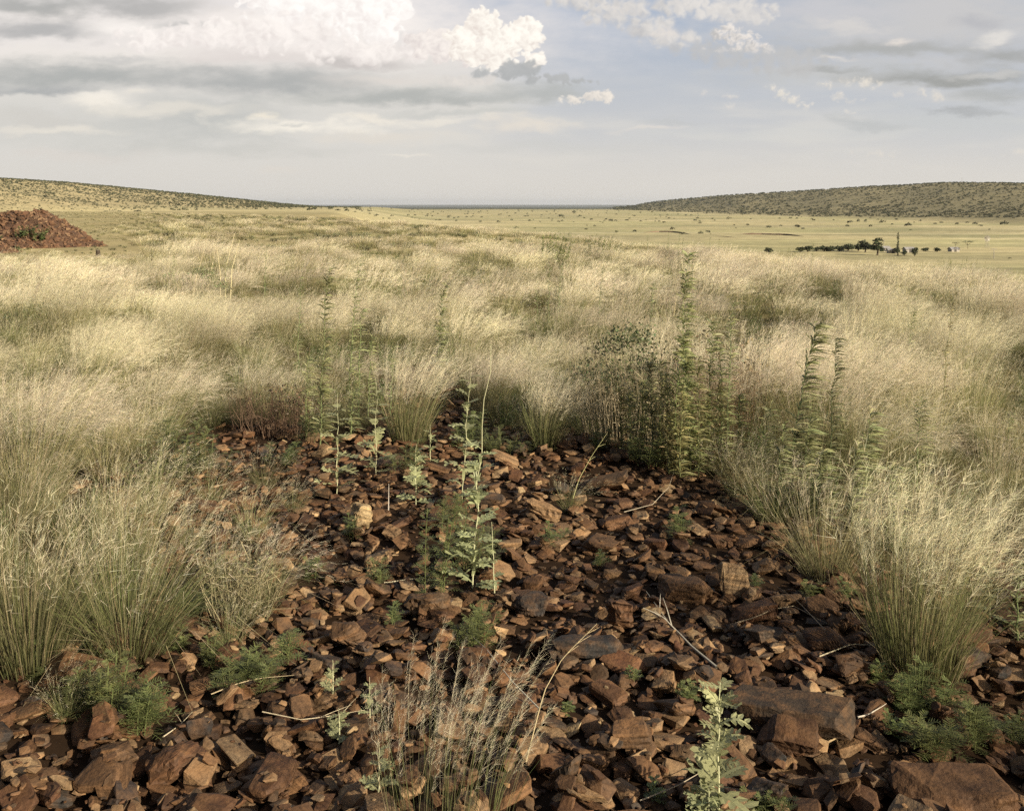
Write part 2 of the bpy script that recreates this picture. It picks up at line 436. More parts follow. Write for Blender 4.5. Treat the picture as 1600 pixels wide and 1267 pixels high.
# rock: banded brown ironstone; "lc" local coordinates in metres, "rnd" one number per stone
def rock_mat():
    m, ns, lk = new_mat("brown_ironstone")
    lc = nd(ns, "ShaderNodeAttribute", attribute_name="lc"); rn = nd(ns, "ShaderNodeAttribute", attribute_name="rnd")
    base = ramp(ns, [(0, (.036, .019, .010)), (.14, (.078, .038, .019)), (.3, (.128, .072, .036)), (.42, (.046, .032, .021)), (.56, (.24, .15, .078)),
                     (.68, (.034, .031, .028)), (.8, (.098, .045, .023)), (.9, (.31, .21, .115)), (1, (.38, .28, .15))])
    base.color_ramp.interpolation = 'LINEAR'
    lk.new(rn.outputs["Fac"], base.inputs[0])
    off = ns.new("ShaderNodeVectorMath"); off.operation = 'MULTIPLY_ADD'
    lk.new(lc.outputs["Vector"], off.inputs[0]); off.inputs[1].default_value = (1, 1, 1)
    cb = ns.new("ShaderNodeCombineXYZ"); r40 = mathn(ns, lk, 'MULTIPLY', rn.outputs["Fac"], 40.)
    for i in range(3): lk.new(r40, cb.inputs[i])
    lk.new(cb.outputs[0], off.inputs[2])
    n1 = nd(ns, "ShaderNodeTexNoise"); n1.inputs["Scale"].default_value = 11; n1.inputs["Detail"].default_value = 5; n1.inputs["Roughness"].default_value = .65
    lk.new(off.outputs[0], n1.inputs["Vector"])
    st = ns.new("ShaderNodeVectorMath"); st.operation = 'MULTIPLY'; lk.new(off.outputs[0], st.inputs[0]); st.inputs[1].default_value = (3, 3, 55)
    n2 = nd(ns, "ShaderNodeTexNoise"); n2.inputs["Scale"].default_value = 1.; n2.inputs["Detail"].default_value = 4; lk.new(st.outputs[0], n2.inputs["Vector"])
    n3 = nd(ns, "ShaderNodeTexNoise"); n3.inputs["Scale"].default_value = 70; n3.inputs["Detail"].default_value = 3; lk.new(off.outputs[0], n3.inputs["Vector"])
    patch = ramp(ns, [(.42, (0, 0, 0)), (.62, (1, 1, 1))]); lk.new(n1.outputs[0], patch.inputs[0])
    c = mixc(ns, lk, base.outputs[0], (.18, .095, .042), mathn(ns, lk, 'MULTIPLY', patch.outputs[0], .5))
    band = ramp(ns, [(.35, (.42, .40, .38)), (.5, (1, 1, 1)), (.66, (1.6, 1.5, 1.35))]); lk.new(n2.outputs[0], band.inputs[0])
    c = mixc(ns, lk, c, band.outputs[0], .75, 'MULTIPLY')
    dk = ramp(ns, [(.3, (.4, .4, .42)), (.55, (1.15, 1.15, 1.15))]); lk.new(n3.outputs[0], dk.inputs[0])
    c = mixc(ns, lk, c, dk.outputs[0], .5, 'MULTIPLY')
    b = ns.new("ShaderNodeBsdfPrincipled"); c = mixc(ns, lk, c, (.80, .82, .84), 1., 'MULTIPLY'); lk.new(c, b.inputs["Base Color"]); b.inputs["Roughness"].default_value = .72
    b.inputs["Specular IOR Level"].default_value = .25
    bp = ns.new("ShaderNodeBump"); bp.inputs["Strength"].default_value = .9; bp.inputs["Distance"].default_value = .012
    hh = mathn(ns, lk, 'ADD', mathn(ns, lk, 'MULTIPLY', n1.outputs[0], 1.), mathn(ns, lk, 'ADD', mathn(ns, lk, 'MULTIPLY', n2.outputs[0], .7), mathn(ns, lk, 'MULTIPLY', n3.outputs[0], .3)))
    lk.new(hh, bp.inputs["Height"]); lk.new(bp.outputs[0], b.inputs["Normal"])
    o = ns.new("ShaderNodeOutputMaterial"); lk.new(b.outputs[0], o.inputs[0])
    return m
ROCK = rock_mat()

def ground_mat():
    m, ns, lk = new_mat("ground_earth_and_grass")
    a = nd(ns, "ShaderNodeAttribute", attribute_name="col"); ge = ns.new("ShaderNodeNewGeometry")
    def nz(sc, det=4, rough=.6):
        n = nd(ns, "ShaderNodeTexNoise"); n.inputs["Scale"].default_value = sc; n.inputs["Detail"].default_value = det
        n.inputs["Roughness"].default_value = rough; lk.new(ge.outputs["Position"], n.inputs["Vector"]); return n.outputs[0]
    sv = ns.new('ShaderNodeVectorMath'); sv.operation = 'MULTIPLY'; sv.inputs[1].default_value = (.22, 1, 1); lk.new(ge.outputs['Position'], sv.inputs[0])
    r1 = ramp(ns, [(.35, (.7, .72, .7)), (.65, (1.28, 1.24, 1.15))]); q_ = nz(.02, 6, .65); lk.new(q_, r1.inputs[0]); lk.new(sv.outputs[0], q_.node.inputs['Vector'])
    r2 = ramp(ns, [(.35, (.72, .72, .70)), (.65, (1.22, 1.22, 1.2))]); lk.new(nz(.11, 6, .65), r2.inputs[0])
    r3 = ramp(ns, [(.3, (.65, .64, .6)), (.7, (1.3, 1.3, 1.28))]); lk.new(nz(9, 5, .7), r3.inputs[0])
    c = mixc(ns, lk, a.outputs["Color"], r1.outputs[0], .8, 'MULTIPLY')
    c = mixc(ns, lk, c, r2.outputs[0], .8, 'MULTIPLY')
    c = mixc(ns, lk, c, r3.outputs[0], .7, 'MULTIPLY')
    b = ns.new("ShaderNodeBsdfPrincipled"); lk.new(c, b.inputs["Base Color"]); b.inputs["Roughness"].default_value = .95
    b.inputs["Specular IOR Level"].default_value = .05
    o = ns.new("ShaderNodeOutputMaterial"); lk.new(b.outputs[0], o.inputs[0])
    return m

# ---------------------------------------------------------------- where the bare rubble lies (traced on the ground)
_poly_px = [(-420, 1800), (-420, 1075), (60, 1048), (150, 1035), (262, 985), (300, 930), (235, 830), (190, 745), (250, 715), (322, 700), (345, 676), (420, 672),
            (520, 690), (622, 668), (640, 600), (660, 572), (684, 600), (700, 672), (800, 690), (950, 692), (1040, 738), (1160, 772), (1250, 845),
            (1280, 905), (1370, 985), (1400, 1040), (1480, 1010), (1500, 905), (1760, 885), (2100, 1350), (2100, 1800)]
POLY = np.array([at(*p)[:2] for p in _poly_px])
def poly_sd(x, y):
    """signed distance to the rubble outline, negative inside"""
    x = np.asarray(x, float); y = np.asarray(y, float)
    ins = np.zeros(x.shape, bool); best = np.full(x.shape, 1e9)
    n = len(POLY)
    for i in range(n):
        x1, y1 = POLY[i]; x2, y2 = POLY[(i + 1) % n]
        c = ((y1 > y) != (y2 > y)) & (x < (x2 - x1) * (y - y1) / (y2 - y1 + 1e-12) + x1)
        ins ^= c
        dx, dy = x2 - x1, y2 - y1
        t = np.clip(((x - x1) * dx + (y - y1) * dy) / (dx * dx + dy * dy + 1e-12), 0, 1)
        best = np.minimum(best, np.hypot(x - x1 - t * dx, y - y1 - t * dy))
    return np.where(ins, -best, best)

# ---------------------------------------------------------------- the ground, one sheet to the horizon
def build_ground():
    azs = np.concatenate([np.arange(-62, 62.01, .35), np.arange(66, 294, 6.)])
    rs = np.concatenate([[0.], np.geomspace(.6, 28, 70), np.geomspace(29, 4500, 260), np.geomspace(4700, 30000, 36)])
    A, Rr = np.meshgrid(np.radians(azs), rs)
    X = Rr * np.sin(A); Y = Rr * np.cos(A); Z = height(X, Y)
    nr, na = X.shape
    i = np.arange(nr - 1)[:, None]; j = np.arange(na)[None]; k = (j + 1) % na
    Q = np.stack([i * na + j, i * na + k, (i + 1) * na + k, (i + 1) * na + j], -1).reshape(-1, 4)
    d = Rr; px = 800 + F * np.tan(np.clip(A, -1.0, 1.0)); e = edge_dist(X, Y)
    soil = np.array([.036, .022, .014]); turf = np.array([.35, .30, .17]); turf2 = np.array([.31, .28, .155])
    vall = np.array([.43, .385, .235]); hillr = np.array([.25, .225, .14]); hilll = np.array([.37, .32, .195]); plain = np.array([.085, .095, .075])
    sdp = poly_sd(X.clip(-12, 12), Y.clip(0, 14))
    t = sstep(.1, .9, sdp + .25 * vnoise(X, Y, 3)); col = soil * (1 - t[..., None]) + np.array([.12, .10, .045]) * t[..., None]
    def mixa(c, m): nonlocal col; col = col * (1 - m[..., None]) + c * m[..., None]
    mixa(turf, sstep(12, 40, d)); mixa(turf2, sstep(40, 80, d) * sstep(-.2, .3, vnoise(X / 14, Y / 14, 14)) * .8)
    mixa(vall, sstep(5, 60, e) * sstep(60, 200, d))
    gr = np.array([.355, .345, .195]); mixa(gr, sstep(5, 60, e) * sstep(-.3, .4, vnoise(X / 180, Y / 110, 21)) * .75 * sstep(200, 330, d))
    bands = sstep(.1, .5, vnoise(X / 260, Y / 34, 25) + .4 * vnoise(X / 90, Y / 16, 26)) * sstep(5, 60, e) * sstep(200, 330, d); mixa(np.array([.30, .28, .165]), bands * .6)
    bands = sstep(.15, .5, vnoise(X / 300, Y / 40, 27)) * sstep(5, 60, e) * sstep(200, 330, d); mixa(np.array([.52, .47, .31]), bands * .7)
    mixa(np.array([.48, .42, .25]), sstep(220, 420, d) * sstep(-6, -12, np.degrees(A)) * sstep(1100, 500, d))
    d0 = np.interp(px, [950, 1000, 1150, 1300, 1600, 2400], [3000, 2600, 1750, 1400, 1050, 800])
    mixa(hillr, sstep(.96, 1.1, d / d0) * sstep(960, 1010, px))
    d0 = np.interp(px, [-300, 0, 400, 560], [380, 520, 900, 1300])
    mixa(hilll, sstep(1.0, 1.25, d / d0) * sstep(580, 480, px))
    mixa(plain, sstep(2600, 4200, d) * (px < 1000) * (px > 400))
    mixa(plain * .9, sstep(5200, 7000, d))
    mb = MB(); mb.add(np.stack([X, Y, Z], -1), Q, col.reshape(-1, 3))
    o = mb.build("ground", ground_mat(), smooth=True); o["kind"] = "structure"
    return o
build_ground()

# ---------------------------------------------------------------- sky: a curved backdrop 40 km away
def build_sky():
    a = np.concatenate([np.linspace(-1.25, -.53, 60)[:-1], np.linspace(-.53, .53, 1080), np.linspace(.53, 1.25, 60)[1:]])
    e = np.concatenate([[-.03], np.linspace(-.004, .245, 300), np.linspace(.245, .95, 80)[1:]])
    A, E = np.meshgrid(a, e)
    K = sky_colour(A * 1450, np.maximum(E, .0005) * 1450)
    Rr = 40000.
    V = np.stack([Rr * np.cos(E) * np.sin(A), Rr * np.cos(E) * np.cos(A), Rr * np.sin(E) + EYE], -1)
    nr, na = A.shape
    i = np.arange(nr - 1)[:, None]; j = np.arange(na - 1)[None]
    Q = np.stack([i * na + j, (i + 1) * na + j, (i + 1) * na + j + 1, i * na + j + 1], -1).reshape(-1, 4)
    m, ns, lk = new_mat("cloudy_sky")
    at_ = nd(ns, "ShaderNodeAttribute", attribute_name="col")
    em = ns.new("ShaderNodeEmission"); em.inputs[1].default_value = SKY_GAIN / 2 ** EXPOSURE
    o = ns.new("ShaderNodeOutputMaterial"); lk.new(at_.outputs["Color"], em.inputs[0]); lk.new(em.outputs[0], o.inputs[0])
    m.cycles.emission_sampling = 'NONE'
    mb = MB(); mb.add(V, Q, np.clip(K, 0, 1.2).reshape(-1, 3))
    ob = mb.build("sky", m, smooth=True); ob["kind"] = "structure"
SKY_GAIN = 1.08
build_sky()
# ---------------------------------------------------------------- rocks
def hull_stone(rg, a, b, c, detail=0, slab=None):
    """a blocky angular stone of half sizes a, b, c: vertices, triangles"""
    bm = bmesh.new()
    P = []
    for sx in (-1, 1):
        for sy in (-1, 1):
            for sz in (-1, 1):
                q = np.array([sx, sy, sz], float)
                q *= 1 - rg.uniform(0, [.6, .6, .45]) * (.8 if detail > 1 else 1)
                if rg.random() < .35: q *= .7
                P.append(q)
    for _ in range(14):
        v = unit(rg.normal(size=3)); v = v / (np.abs(v) ** 5).sum() ** .2 * rg.uniform(.8, 1.0); P.append(v)
    sk_ = rg.uniform(-.3, .3, 2)
    for q in P:
        q[0] += sk_[0] * q[2]; q[1] += sk_[1] * q[2]
        bm.verts.new((q[0] * a, q[1] * b, q[2] * c))
    r = bmesh.ops.convex_hull(bm, input=bm.verts)
    bmesh.ops.delete(bm, geom=[g for g in set(r["geom_interior"] + r["geom_unused"]) if isinstance(g, bmesh.types.BMVert)], context='VERTS')
    if detail:
        bmesh.ops.dissolve_limit(bm, angle_limit=R(14), verts=bm.verts, edges=bm.edges)
        bmesh.ops.bevel(bm, geom=[e for e in bm.edges], offset=min(a, b, c) * .16, segments=1, affect='EDGES', clamp_overlap=True)
        bmesh.ops.triangulate(bm, faces=bm.faces)
        for _ in range(detail):
            L = np.median([e.calc_length() for e in bm.edges]) if bm.edges else 1
            big = [e for e in bm.edges if e.calc_length() > max(L * .8, .012)]
            bmesh.ops.subdivide_edges(bm, edges=big, cuts=1, use_grid_fill=False)
            bmesh.ops.triangulate(bm, faces=bm.faces)
        bm.normal_update()
        o = Vector(rg.uniform(-50, 50, 3)); s = 1. / max(a, c)
        amp = min(a, b, c)
        for v in bm.verts:
            p = v.co
            n = mnoise.fractal(p * s * 1.6 + o, 1., 2., 4)
            lay = mnoise.noise(Vector((p.x * s * .8, p.y * s * .8, p.z * s * 9.)) + o)
            side = 1 - abs(v.normal.z)
            v.co += v.normal * amp * ((.15 if detail > 1 else .10) * n + .38 * side * (round(lay * 4) / 4) + (.10 * round(2.5 * mnoise.noise(p * s * 1.3 - o)) / 2.5 if v.normal.z > .6 else 0))
    else:
        bmesh.ops.triangulate(bm, faces=bm.faces)
    bm.verts.ensure_lookup_table()
    V = np.array([v.co for v in bm.verts]); Fc = np.array([[v.index for v in f.verts] for f in bm.faces])
    bm.verts.index_update(); Fc = np.array([[v.index for v in f.verts] for f in bm.faces])
    bm.free()
    return V, Fc

# the pile is settled on a height map, so that the stones lie on one another
GX0, GX1, GY0, GY1, GS = -7.5, 7.5, 2.6, 12.5, .02
gx = np.arange(GX0, GX1, GS); gy = np.arange(GY0, GY1, GS)
GXm, GYm = np.meshgrid(gx, gy)
HM = height(GXm, GYm)
SD = poly_sd(GXm, GYm)
def sdat(x, y):
    i = int((y - GY0) / GS); j = int((x - GX0) / GS)
    return SD[min(max(i, 0), SD.shape[0] - 1), min(max(j, 0), SD.shape[1] - 1)]
def settle(rg, x, y, a, b, c, yaw, tilt_noise=.16, follow=.75, sink=.3):
    """lay a stone of half sizes a, b, c on the height map: returns its centre and rotation matrix"""
    r = max(a, b)
    j0 = max(int((x - r - GX0) / GS), 0); j1 = int((x + r - GX0) / GS) + 2
    i0 = max(int((y - r - GY0) / GS), 0); i1 = int((y + r - GY0) / GS) + 2
    X = GXm[i0:i1, j0:j1] - x; Y = GYm[i0:i1, j0:j1] - y; Hh = HM[i0:i1, j0:j1]
    if Hh.size < 4: return None
    cs, sn = math.cos(yaw), math.sin(yaw)
    u = (X * cs + Y * sn) / a; v = (-X * sn + Y * cs) / b
    m = (u * u + v * v) < 1.0
    if m.sum() < 3:
        z = float(Hh.mean()); gxs = gys = 0.
    else:
        xs, ys, hs = X[m], Y[m], Hh[m]
        A = np.stack([xs, ys, np.ones_like(xs)], 1)
        sol = np.linalg.lstsq(A, hs, rcond=None)[0]; gxs, gys = sol[0], sol[1]; z = float(np.percentile(hs - gxs * xs - gys * ys, 72))
    n = Vector((-gxs * follow + rg.normal() * tilt_noise, -gys * follow + rg.normal() * tilt_noise, 1)); n.z = 1
    h = math.hypot(n.x, n.y)
    if h > .75: n.x *= .75 / h; n.y *= .75 / h
    n.normalize()
    xa = Vector((cs, sn, 0)); xa = (xa - n * xa.dot(n)).normalized(); ya = n.cross(xa)
    zc = z + c * (1 - sink)
    M = np.array([[xa.x, ya.x, n.x], [xa.y, ya.y, n.y], [xa.z, ya.z, n.z]])
    if m.sum():
        dome = zc + c * .9 * np.sqrt(np.clip(1 - (u * u + v * v) ** 2, 0, 1)) - (n.x * X + n.y * Y) / n.z
        HM[i0:i1, j0:j1] = np.where(m, np.maximum(Hh, dome), Hh)
    return np.array([x, y, zc]), M

TONES = [.56, .88, .02, .1, .14, .2, .28, .34, .42, .5, .56, .3, .68, .8, .14, .22]
def pick_tone(rg): 
    t = TONES[rg.integers(len(TONES))] + rg.normal() * .025
    if rg.random() < .05: t = rg.uniform(.86, .94)
    if rg.random() < .008: t = .99
    return float(np.clip(t, 0, 1))

rg = np.random.default_rng(4)
PROT = [hull_stone(rg, 1, 1, 1) for _ in range(90)]
rub = MB()
def lay_small(n, smin, smax, sdmax, flat=(.15, .45), ymax=11.5, dens=None):
    k = 0
    while k < n:
        y = rg.uniform(GY0 + .1, ymax); x = rg.uniform(-.62, .62) * y + rg.normal() * .3
        if not (GX0 + .3 < x < GX1 - .3): continue
        s = sdat(x, y)
        if s > sdmax or rg.random() < sstep(0, sdmax, s) * .9: k += .25; continue
        k += 1
        if any((x - q[0]) ** 2 + (y - q[1]) ** 2 < q[2] ** 2 for q in CLEAR): continue
        L = smin * (smax / smin) ** (rg.random() ** 1.3)
        a = L * .5; b = a * rg.uniform(.5, .95); c = a * rg.uniform(*flat)
        r = settle(rg, x, y, a, b, c, rg.uniform(0, 6.283), .18)
        if r is None: continue
        V, Fc = PROT[rg.integers(len(PROT))]
        Vl = V * [a, b, c]
        rub.add(Vl @ r[1].T + r[0], Fc, lc=Vl, rnd=np.full(len(V), pick_tone(rg)))
CLEAR = []
def make_rock(x, y, L, W, T, yaw, tone, label=None, seed=None, detail=1, sink=.3, tilt=.14, follow=.75, group="angular stones lying loose in the rubble", M0=None):
    g = np.random.default_rng(seed if seed is not None else int(abs(x * 7919 + y * 104729) * 10) % 99991)
    a, b, c = L / 2, W / 2, T / 2
    V, Fc = hull_stone(g, a, b, c, detail)
    V = V * (np.array([a, b, c]) / np.abs(V).max(0))
    r = settle(rg, x, y, a, b, c, yaw, tilt, follow, sink)
    M = r[1] if M0 is None else M0
    mb = MB(); mb.add(V @ M.T, Fc, lc=V, rnd=np.full(len(V), tone))
    o = mb.build("rock", ROCK, loc=Vector(r[0]))
    if label: CLEAR.append((x, y, max(L, W) * .5))
    tag(o, label or "brown angular stone among many alike in the rubble patch", "rock", group if label is None else None)
    return o

lay_small(4200, .045, .14, .55)
lay_small(1500, .08, .17, .35)
lay_small(2600, .03, .08, .5)

# the largest stones, read off the photograph: px, py (where it rests), length px, width/length, thickness/length, yaw, tone, label
def rock_px(px, py, lpx, wr, tr, yaw, tone, label=None, **k):
    x, y, z = at(px, py)
    L = lpx / F * y
    return make_rock(x, y, L, L * wr, L * tr, R(yaw), tone, label, **k)
placed = []
NAMED = [
 (1238, 1140, 212, .46, .17, -22, .42, "long weathered brown slab lying across the dark rubble, biggest stone at lower right but one", dict(detail=3, tilt=.03)),
 (1490, 1275, 190, .6, .26, -6, .20, "big rounded rust brown boulder in the bottom right corner", dict(detail=3, tilt=.03)),
 (1228, 1178, 98, .62, .40, -20, .16, "dark brown block tucked below the long weathered slab", dict(detail=2)),
 (272, 1222, 92, .72, .55, 10, .15, "large triangular red brown rock at lower left of the rubble", dict(detail=2)),
 (186, 1205, 84, .7, .4, 20, .36, "flat dark rock leaning left of the large triangular red brown rock", dict(detail=2)),
 (668, 968, 76, .6, .42, -4, .44, "brown block with a pale striped front face near the tall silvery thistle", dict(detail=2, tilt=.03)),
 (566, 826, 42, .9, .95, 30, 1.0, "pale yellow stone standing out of the brown rubble", dict(detail=2)),
 (590, 895, 44, .8, .7, 0, .92, "small sandy orange stone above the striped block", dict(detail=2)),
 (1068, 935, 92, .6, .42, -12, .3, "squat brown block left of the upright jagged flake", dict(detail=2)),
 (1146, 935, 56, .35, 1.0, 12, .9, "upright jagged orange flake with a ragged top", dict(detail=2, tilt=.05, sink=.35)),
 (918, 1035, 112, .46, .22, -8, .68, "long grey brown slab lying level in the middle of the rubble", dict(detail=2, tilt=.05)),
 (828, 960, 62, .8, .4, 8, .69, "dark grey slab just right of the tall silvery thistle", dict(detail=2)),
 (968, 985, 50, .75, .9, 20, .15, "rounded red brown stone above the long grey brown slab", dict(detail=2)),
 (548, 1015, 58, .8, .6, 0, .36, "dark square faced stone left of centre", dict(detail=2)),
 (1512, 1020, 78, .7, .3, -8, .2, "flat topped brown slab right of the big feathery tussock", dict(detail=2, tilt=.06)),
 (1512, 1052, 70, .7, .35, 10, .42, "dull brown slab in front of the flat topped brown slab", dict(detail=2)),
 (120, 1072, 140, .55, .3, -4, .3, "wide pale brown slab half hidden by green herbs at left", dict(detail=2, tilt=.05)),
 (440, 905, 58, .35, .3, -25, .92, "narrow pale straw coloured stone beside the left tussocks", dict(detail=2)),
 (832, 1195, 52, .8, .5, 20, .55, "light brown stone just right of the wispy foreground grass", dict(detail=2)),
 (925, 1205, 56, .8, .5, -10, .3, "broad buff stone right of the bent dry stalk at the bottom", dict(detail=2)),
 (880, 1262, 74, .5, .4, -40, .42, "long ochre striped stone at the bottom edge of the rubble", dict(detail=2)),
 (1200, 1262, 80, .45, .4, -35, .68, "slanting dark slate coloured slab at the bottom, left of the corner boulder", dict(detail=2)),
 (1290, 1015, 74, .6, .35, 6, .1, "red brown slab in front of the big feathery tussock", dict(detail=2)),
 (985, 1175, 66, .75, .4, 0, .36, "dark wedge shaped stone right of the bottom centre", dict(detail=2)),
 (850, 812, 60, .55, .45, 0, .56, "brown stone behind the small green herb in mid rubble", dict(detail=2)),
 (1180, 968, 74, .5, .35, 14, .14, "reddish slab at the foot of the right hand grass edge", dict(detail=2)),
 (945, 770, 80, .35, .22, -6, .44, "thin flat slab in the upper part of the rubble", dict(detail=2)),
 (790, 735, 50, .5, .3, 5, .56, "small tan slab at the upper edge of the rubble", dict(detail=1)),
]
big = []
for k in range(9000):
    if len(big) >= 272: break
    y = GY0 + .65 + (9.0 - GY0) * rg.random() ** 1.25; x = rg.uniform(-.56, .56) * y
    if sdat(x, y) > .12: continue
    L = .11 * 2.1 ** (rg.random() ** 1.2) * (1 if y < 6 else 1.2)
    if any((x - p[0]) ** 2 + (y - p[1]) ** 2 < ((L + p[2]) * .42) ** 2 for p in big): continue
    big.append((x, y, L))
for x, y, L in big:
    wr = rg.uniform(.5, .9); tr = rg.uniform(.14, .4)
    make_rock(x, y, L, L * wr, L * tr, rg.uniform(0, 6.283), pick_tone(rg), detail=1, tilt=.13, sink=.5)
for px, py, l, wr, tr, yaw, tone, lab, kw in NAMED:
    rock_px(px, py, l, wr, tr, yaw, tone, lab, **kw)
lay_small(6000, .014, .06, .3)
o = rub.build("rubble", ROCK); tag(o, "loose reddish brown rubble of small broken stones", "rubble", kind="stuff")
def rz(x, y):
    """top of the pile or ground there"""
    if GX0 < x < GX1 - .05 and GY0 < y < GY1 - .05:
        i = int((y - GY0) / GS); j = int((x - GX0) / GS)
        return float(HM[i, j])
    return hgt(x, y)
# ---------------------------------------------------------------- grass
WIND = np.array([1., .12, 0.])
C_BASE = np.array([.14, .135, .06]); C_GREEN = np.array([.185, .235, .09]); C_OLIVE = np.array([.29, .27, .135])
C_STRAW = np.array([.52, .44, .27]); C_PLUME = np.array([.87, .77, .59])

def jit(rg, c, n, s=.12):
    return np.clip(c * (1 + rg.normal(size=(n, 1)) * s) * (1 + rg.normal(size=(n, 3)) * s * .3), 0.01, .95)

def tussock(rg, h=.8, rad=.11, n_cul=150, n_leaf=220, n_hair=14, spread=.5, wind=.25, green=.5, wd=1., plume=1., hairlen=.08, hw=.0008, fuzz=.45, mb=None, mp=None, mi=0, segs=4):
    mb = mb or MB(); mp = mp or MB()
    def stems(n, L, spr, wnd, c0, c1, w0, seg, droop):
        phi = rg.uniform(0, 6.2832, n); q = np.sqrt(rg.uniform(0, 1, n))
        out = np.stack([np.cos(phi), np.sin(phi), np.zeros(n)], 1)
        base = out * (q * rad)[:, None] * [1, 1, 0]
        tilt = spr * (q * .75 + rg.normal(size=n) * .22 + .12)
        t = np.linspace(0, 1, seg)[None, :, None]
        Lh = L[:, None, None]
        hor = out[:, None] * (tilt[:, None, None] * t * (1 + droop * t)) + WIND * (wnd * rg.uniform(.5, 1.5, n))[:, None, None] * t ** 2.4
        hl = np.linalg.norm(hor, axis=2, keepdims=True)
        P = base[:, None] + hor * Lh
        P[..., 2] += (Lh * (t - .42 * hl * hl * t.clip(.2)))[..., 0]
        P[..., 2] -= .03 * (t[..., 0] == 0)
        side = rand_side(rg, n)
        k = (t[..., 0] if t.ndim == 3 else t)
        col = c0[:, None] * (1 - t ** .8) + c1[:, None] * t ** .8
        W = w0[:, None] * (1 - .75 * t[..., 0] ** 1.5)
        ribbons(mb, P, W, side, col, mi)
        return P, side
    nb = n_leaf
    gl = C_GREEN * green + C_OLIVE * (1 - green)
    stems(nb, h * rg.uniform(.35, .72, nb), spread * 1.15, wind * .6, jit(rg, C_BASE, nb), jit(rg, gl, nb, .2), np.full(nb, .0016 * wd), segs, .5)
    ns_ = max(n_leaf // 4, 1)
    stems(ns_, h * rg.uniform(.25, .6, ns_), spread * 1.5, wind * .6, jit(rg, C_STRAW * .6, ns_), jit(rg, C_STRAW, ns_, .2), np.full(ns_, .0015 * wd), segs, .7)
    if n_cul:
        L = h * rg.uniform(.66, 1.04, n_cul)
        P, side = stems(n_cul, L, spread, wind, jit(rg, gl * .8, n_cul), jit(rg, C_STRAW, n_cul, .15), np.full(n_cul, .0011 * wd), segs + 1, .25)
        # feathery heads
        m = n_hair
        if m:
            n = n_cul; s_ = P.shape[1]
            tt = rg.uniform(.62, 1., (n, m)) * (s_ - 1); i = np.minimum(tt.astype(int), s_ - 2); f = (tt - i)[..., None]
            ar = np.arange(n)[:, None]
            A = P[ar, i] * (1 - f) + P[ar, i + 1] * f
            T = unit(P[:, -1] - P[:, -2])[:, None]
            D = T * .9 + rg.normal(size=(n, m, 3)) * fuzz + WIND * .45 * (wind / .25) + np.array([0, 0, -.05])
            ln = hairlen * h / .8 * rg.uniform(.4, 1.15, (n, m, 1)) * plume
            B = A + unit(D) * ln
            sp = rg.normal(size=(n * m, 3)); sp = unit(sp)
            c = jit(rg, C_PLUME, n * m, .13)
            spikes(mp, A.reshape(-1, 3), B.reshape(-1, 3), hw * wd, sp, c * .85, c, mi)
    return mb, mp

def forb(rg, mb, h=.5, n_st=14, leafn=22, ll=.05, lw=.006, rad=.08, spread=.35, c=(.10, .135, .045), wd=1., mi=0, tip=1.15):
    """small leafy herb of several stems"""
    c = np.array(c)
    for k in range(n_st):
        a = rg.uniform(0, 6.283); o = np.array([math.cos(a), math.sin(a), 0]); H = h * rg.uniform(.55, 1.05)
        t = np.linspace(0, 1, 5)[:, None]
        P = o * rad * rg.random() + o * t ** 1.3 * spread * H * rg.uniform(.2, 1.1) + np.array([0, 0, 1]) * t * H + WIND * .12 * H * t ** 2 - [0, 0, .02]
        cc = c * rg.uniform(.8, 1.2)
        ribbons(mb, P[None], np.full((1, 5), .0016 * wd), rand_side(rg, 1), (cc * .9)[None, None], mi)
        n = leafn; s = rg.uniform(.12, 1, n); ph = np.arange(n) * 2.4 + rg.uniform(0, 6)
        B = np.stack([np.interp(s, t[:, 0], P[:, i]) for i in range(3)], 1)
        od = np.stack([np.cos(ph), np.sin(ph), rg.uniform(.2, .9, n)], 1)
        L = (ll * rg.uniform(.5, 1.2, n) * (1.15 - .55 * s))[:, None]
        P3 = np.stack([B, B + unit(od) * L * .5, B + unit(od + [0, 0, -.5]) * L], 1)
        sd_ = unit(np.cross(od, [0, 0, 1.]))
        W = np.stack([np.full(n, .25), np.ones(n), np.full(n, .05)], 1) * lw * wd
        ribbons(mb, P3, W, sd_, jit(rg, cc * tip, n, .15)[:, None], mi)

# prototypes for the meadow (grass that nobody could count): near, middle and far fineness
meadow = MB(); _pid = []
def proto(fn):
    b = MB(); fn(b); k = len(_pid)
    V = np.concatenate(b.V); Fs = b.F; col = np.concatenate(b.K); n0 = meadow.n
    meadow.V.append(V); meadow.K.append(col)
    for f, mm in zip(Fs, b.M): meadow.F.append(f + n0); meadow.M.append(mm)
    meadow.n += len(V); _pid.append(len(V)); return k
rg = np.random.default_rng(11)
def P_(**k):
    def f(b): tussock(rg, mb=b, mp=b, **k)
    return f
NEAR_PL = [proto(P_(h=.86, rad=.17, n_cul=190, n_leaf=150, n_hair=36, wind=.30, green=.45, spread=.48, hw=.0007, hairlen=.085, fuzz=.55)) for _ in range(3)]
NEAR_CU = [proto(P_(h=.84, rad=.13, n_cul=130, n_leaf=150, n_hair=4, wind=.12, green=.35, spread=.38)) for _ in range(2)]
NEAR_OL = [proto(P_(h=.70, rad=.12, n_cul=80, n_leaf=330, n_hair=10, wind=.2, green=.8, spread=.6)) for _ in range(2)]
NEAR_ST = [proto(P_(h=.6, rad=.16, n_cul=60, n_leaf=260, n_hair=12, wind=.3, green=.2, spread=.85)) for _ in range(2)]
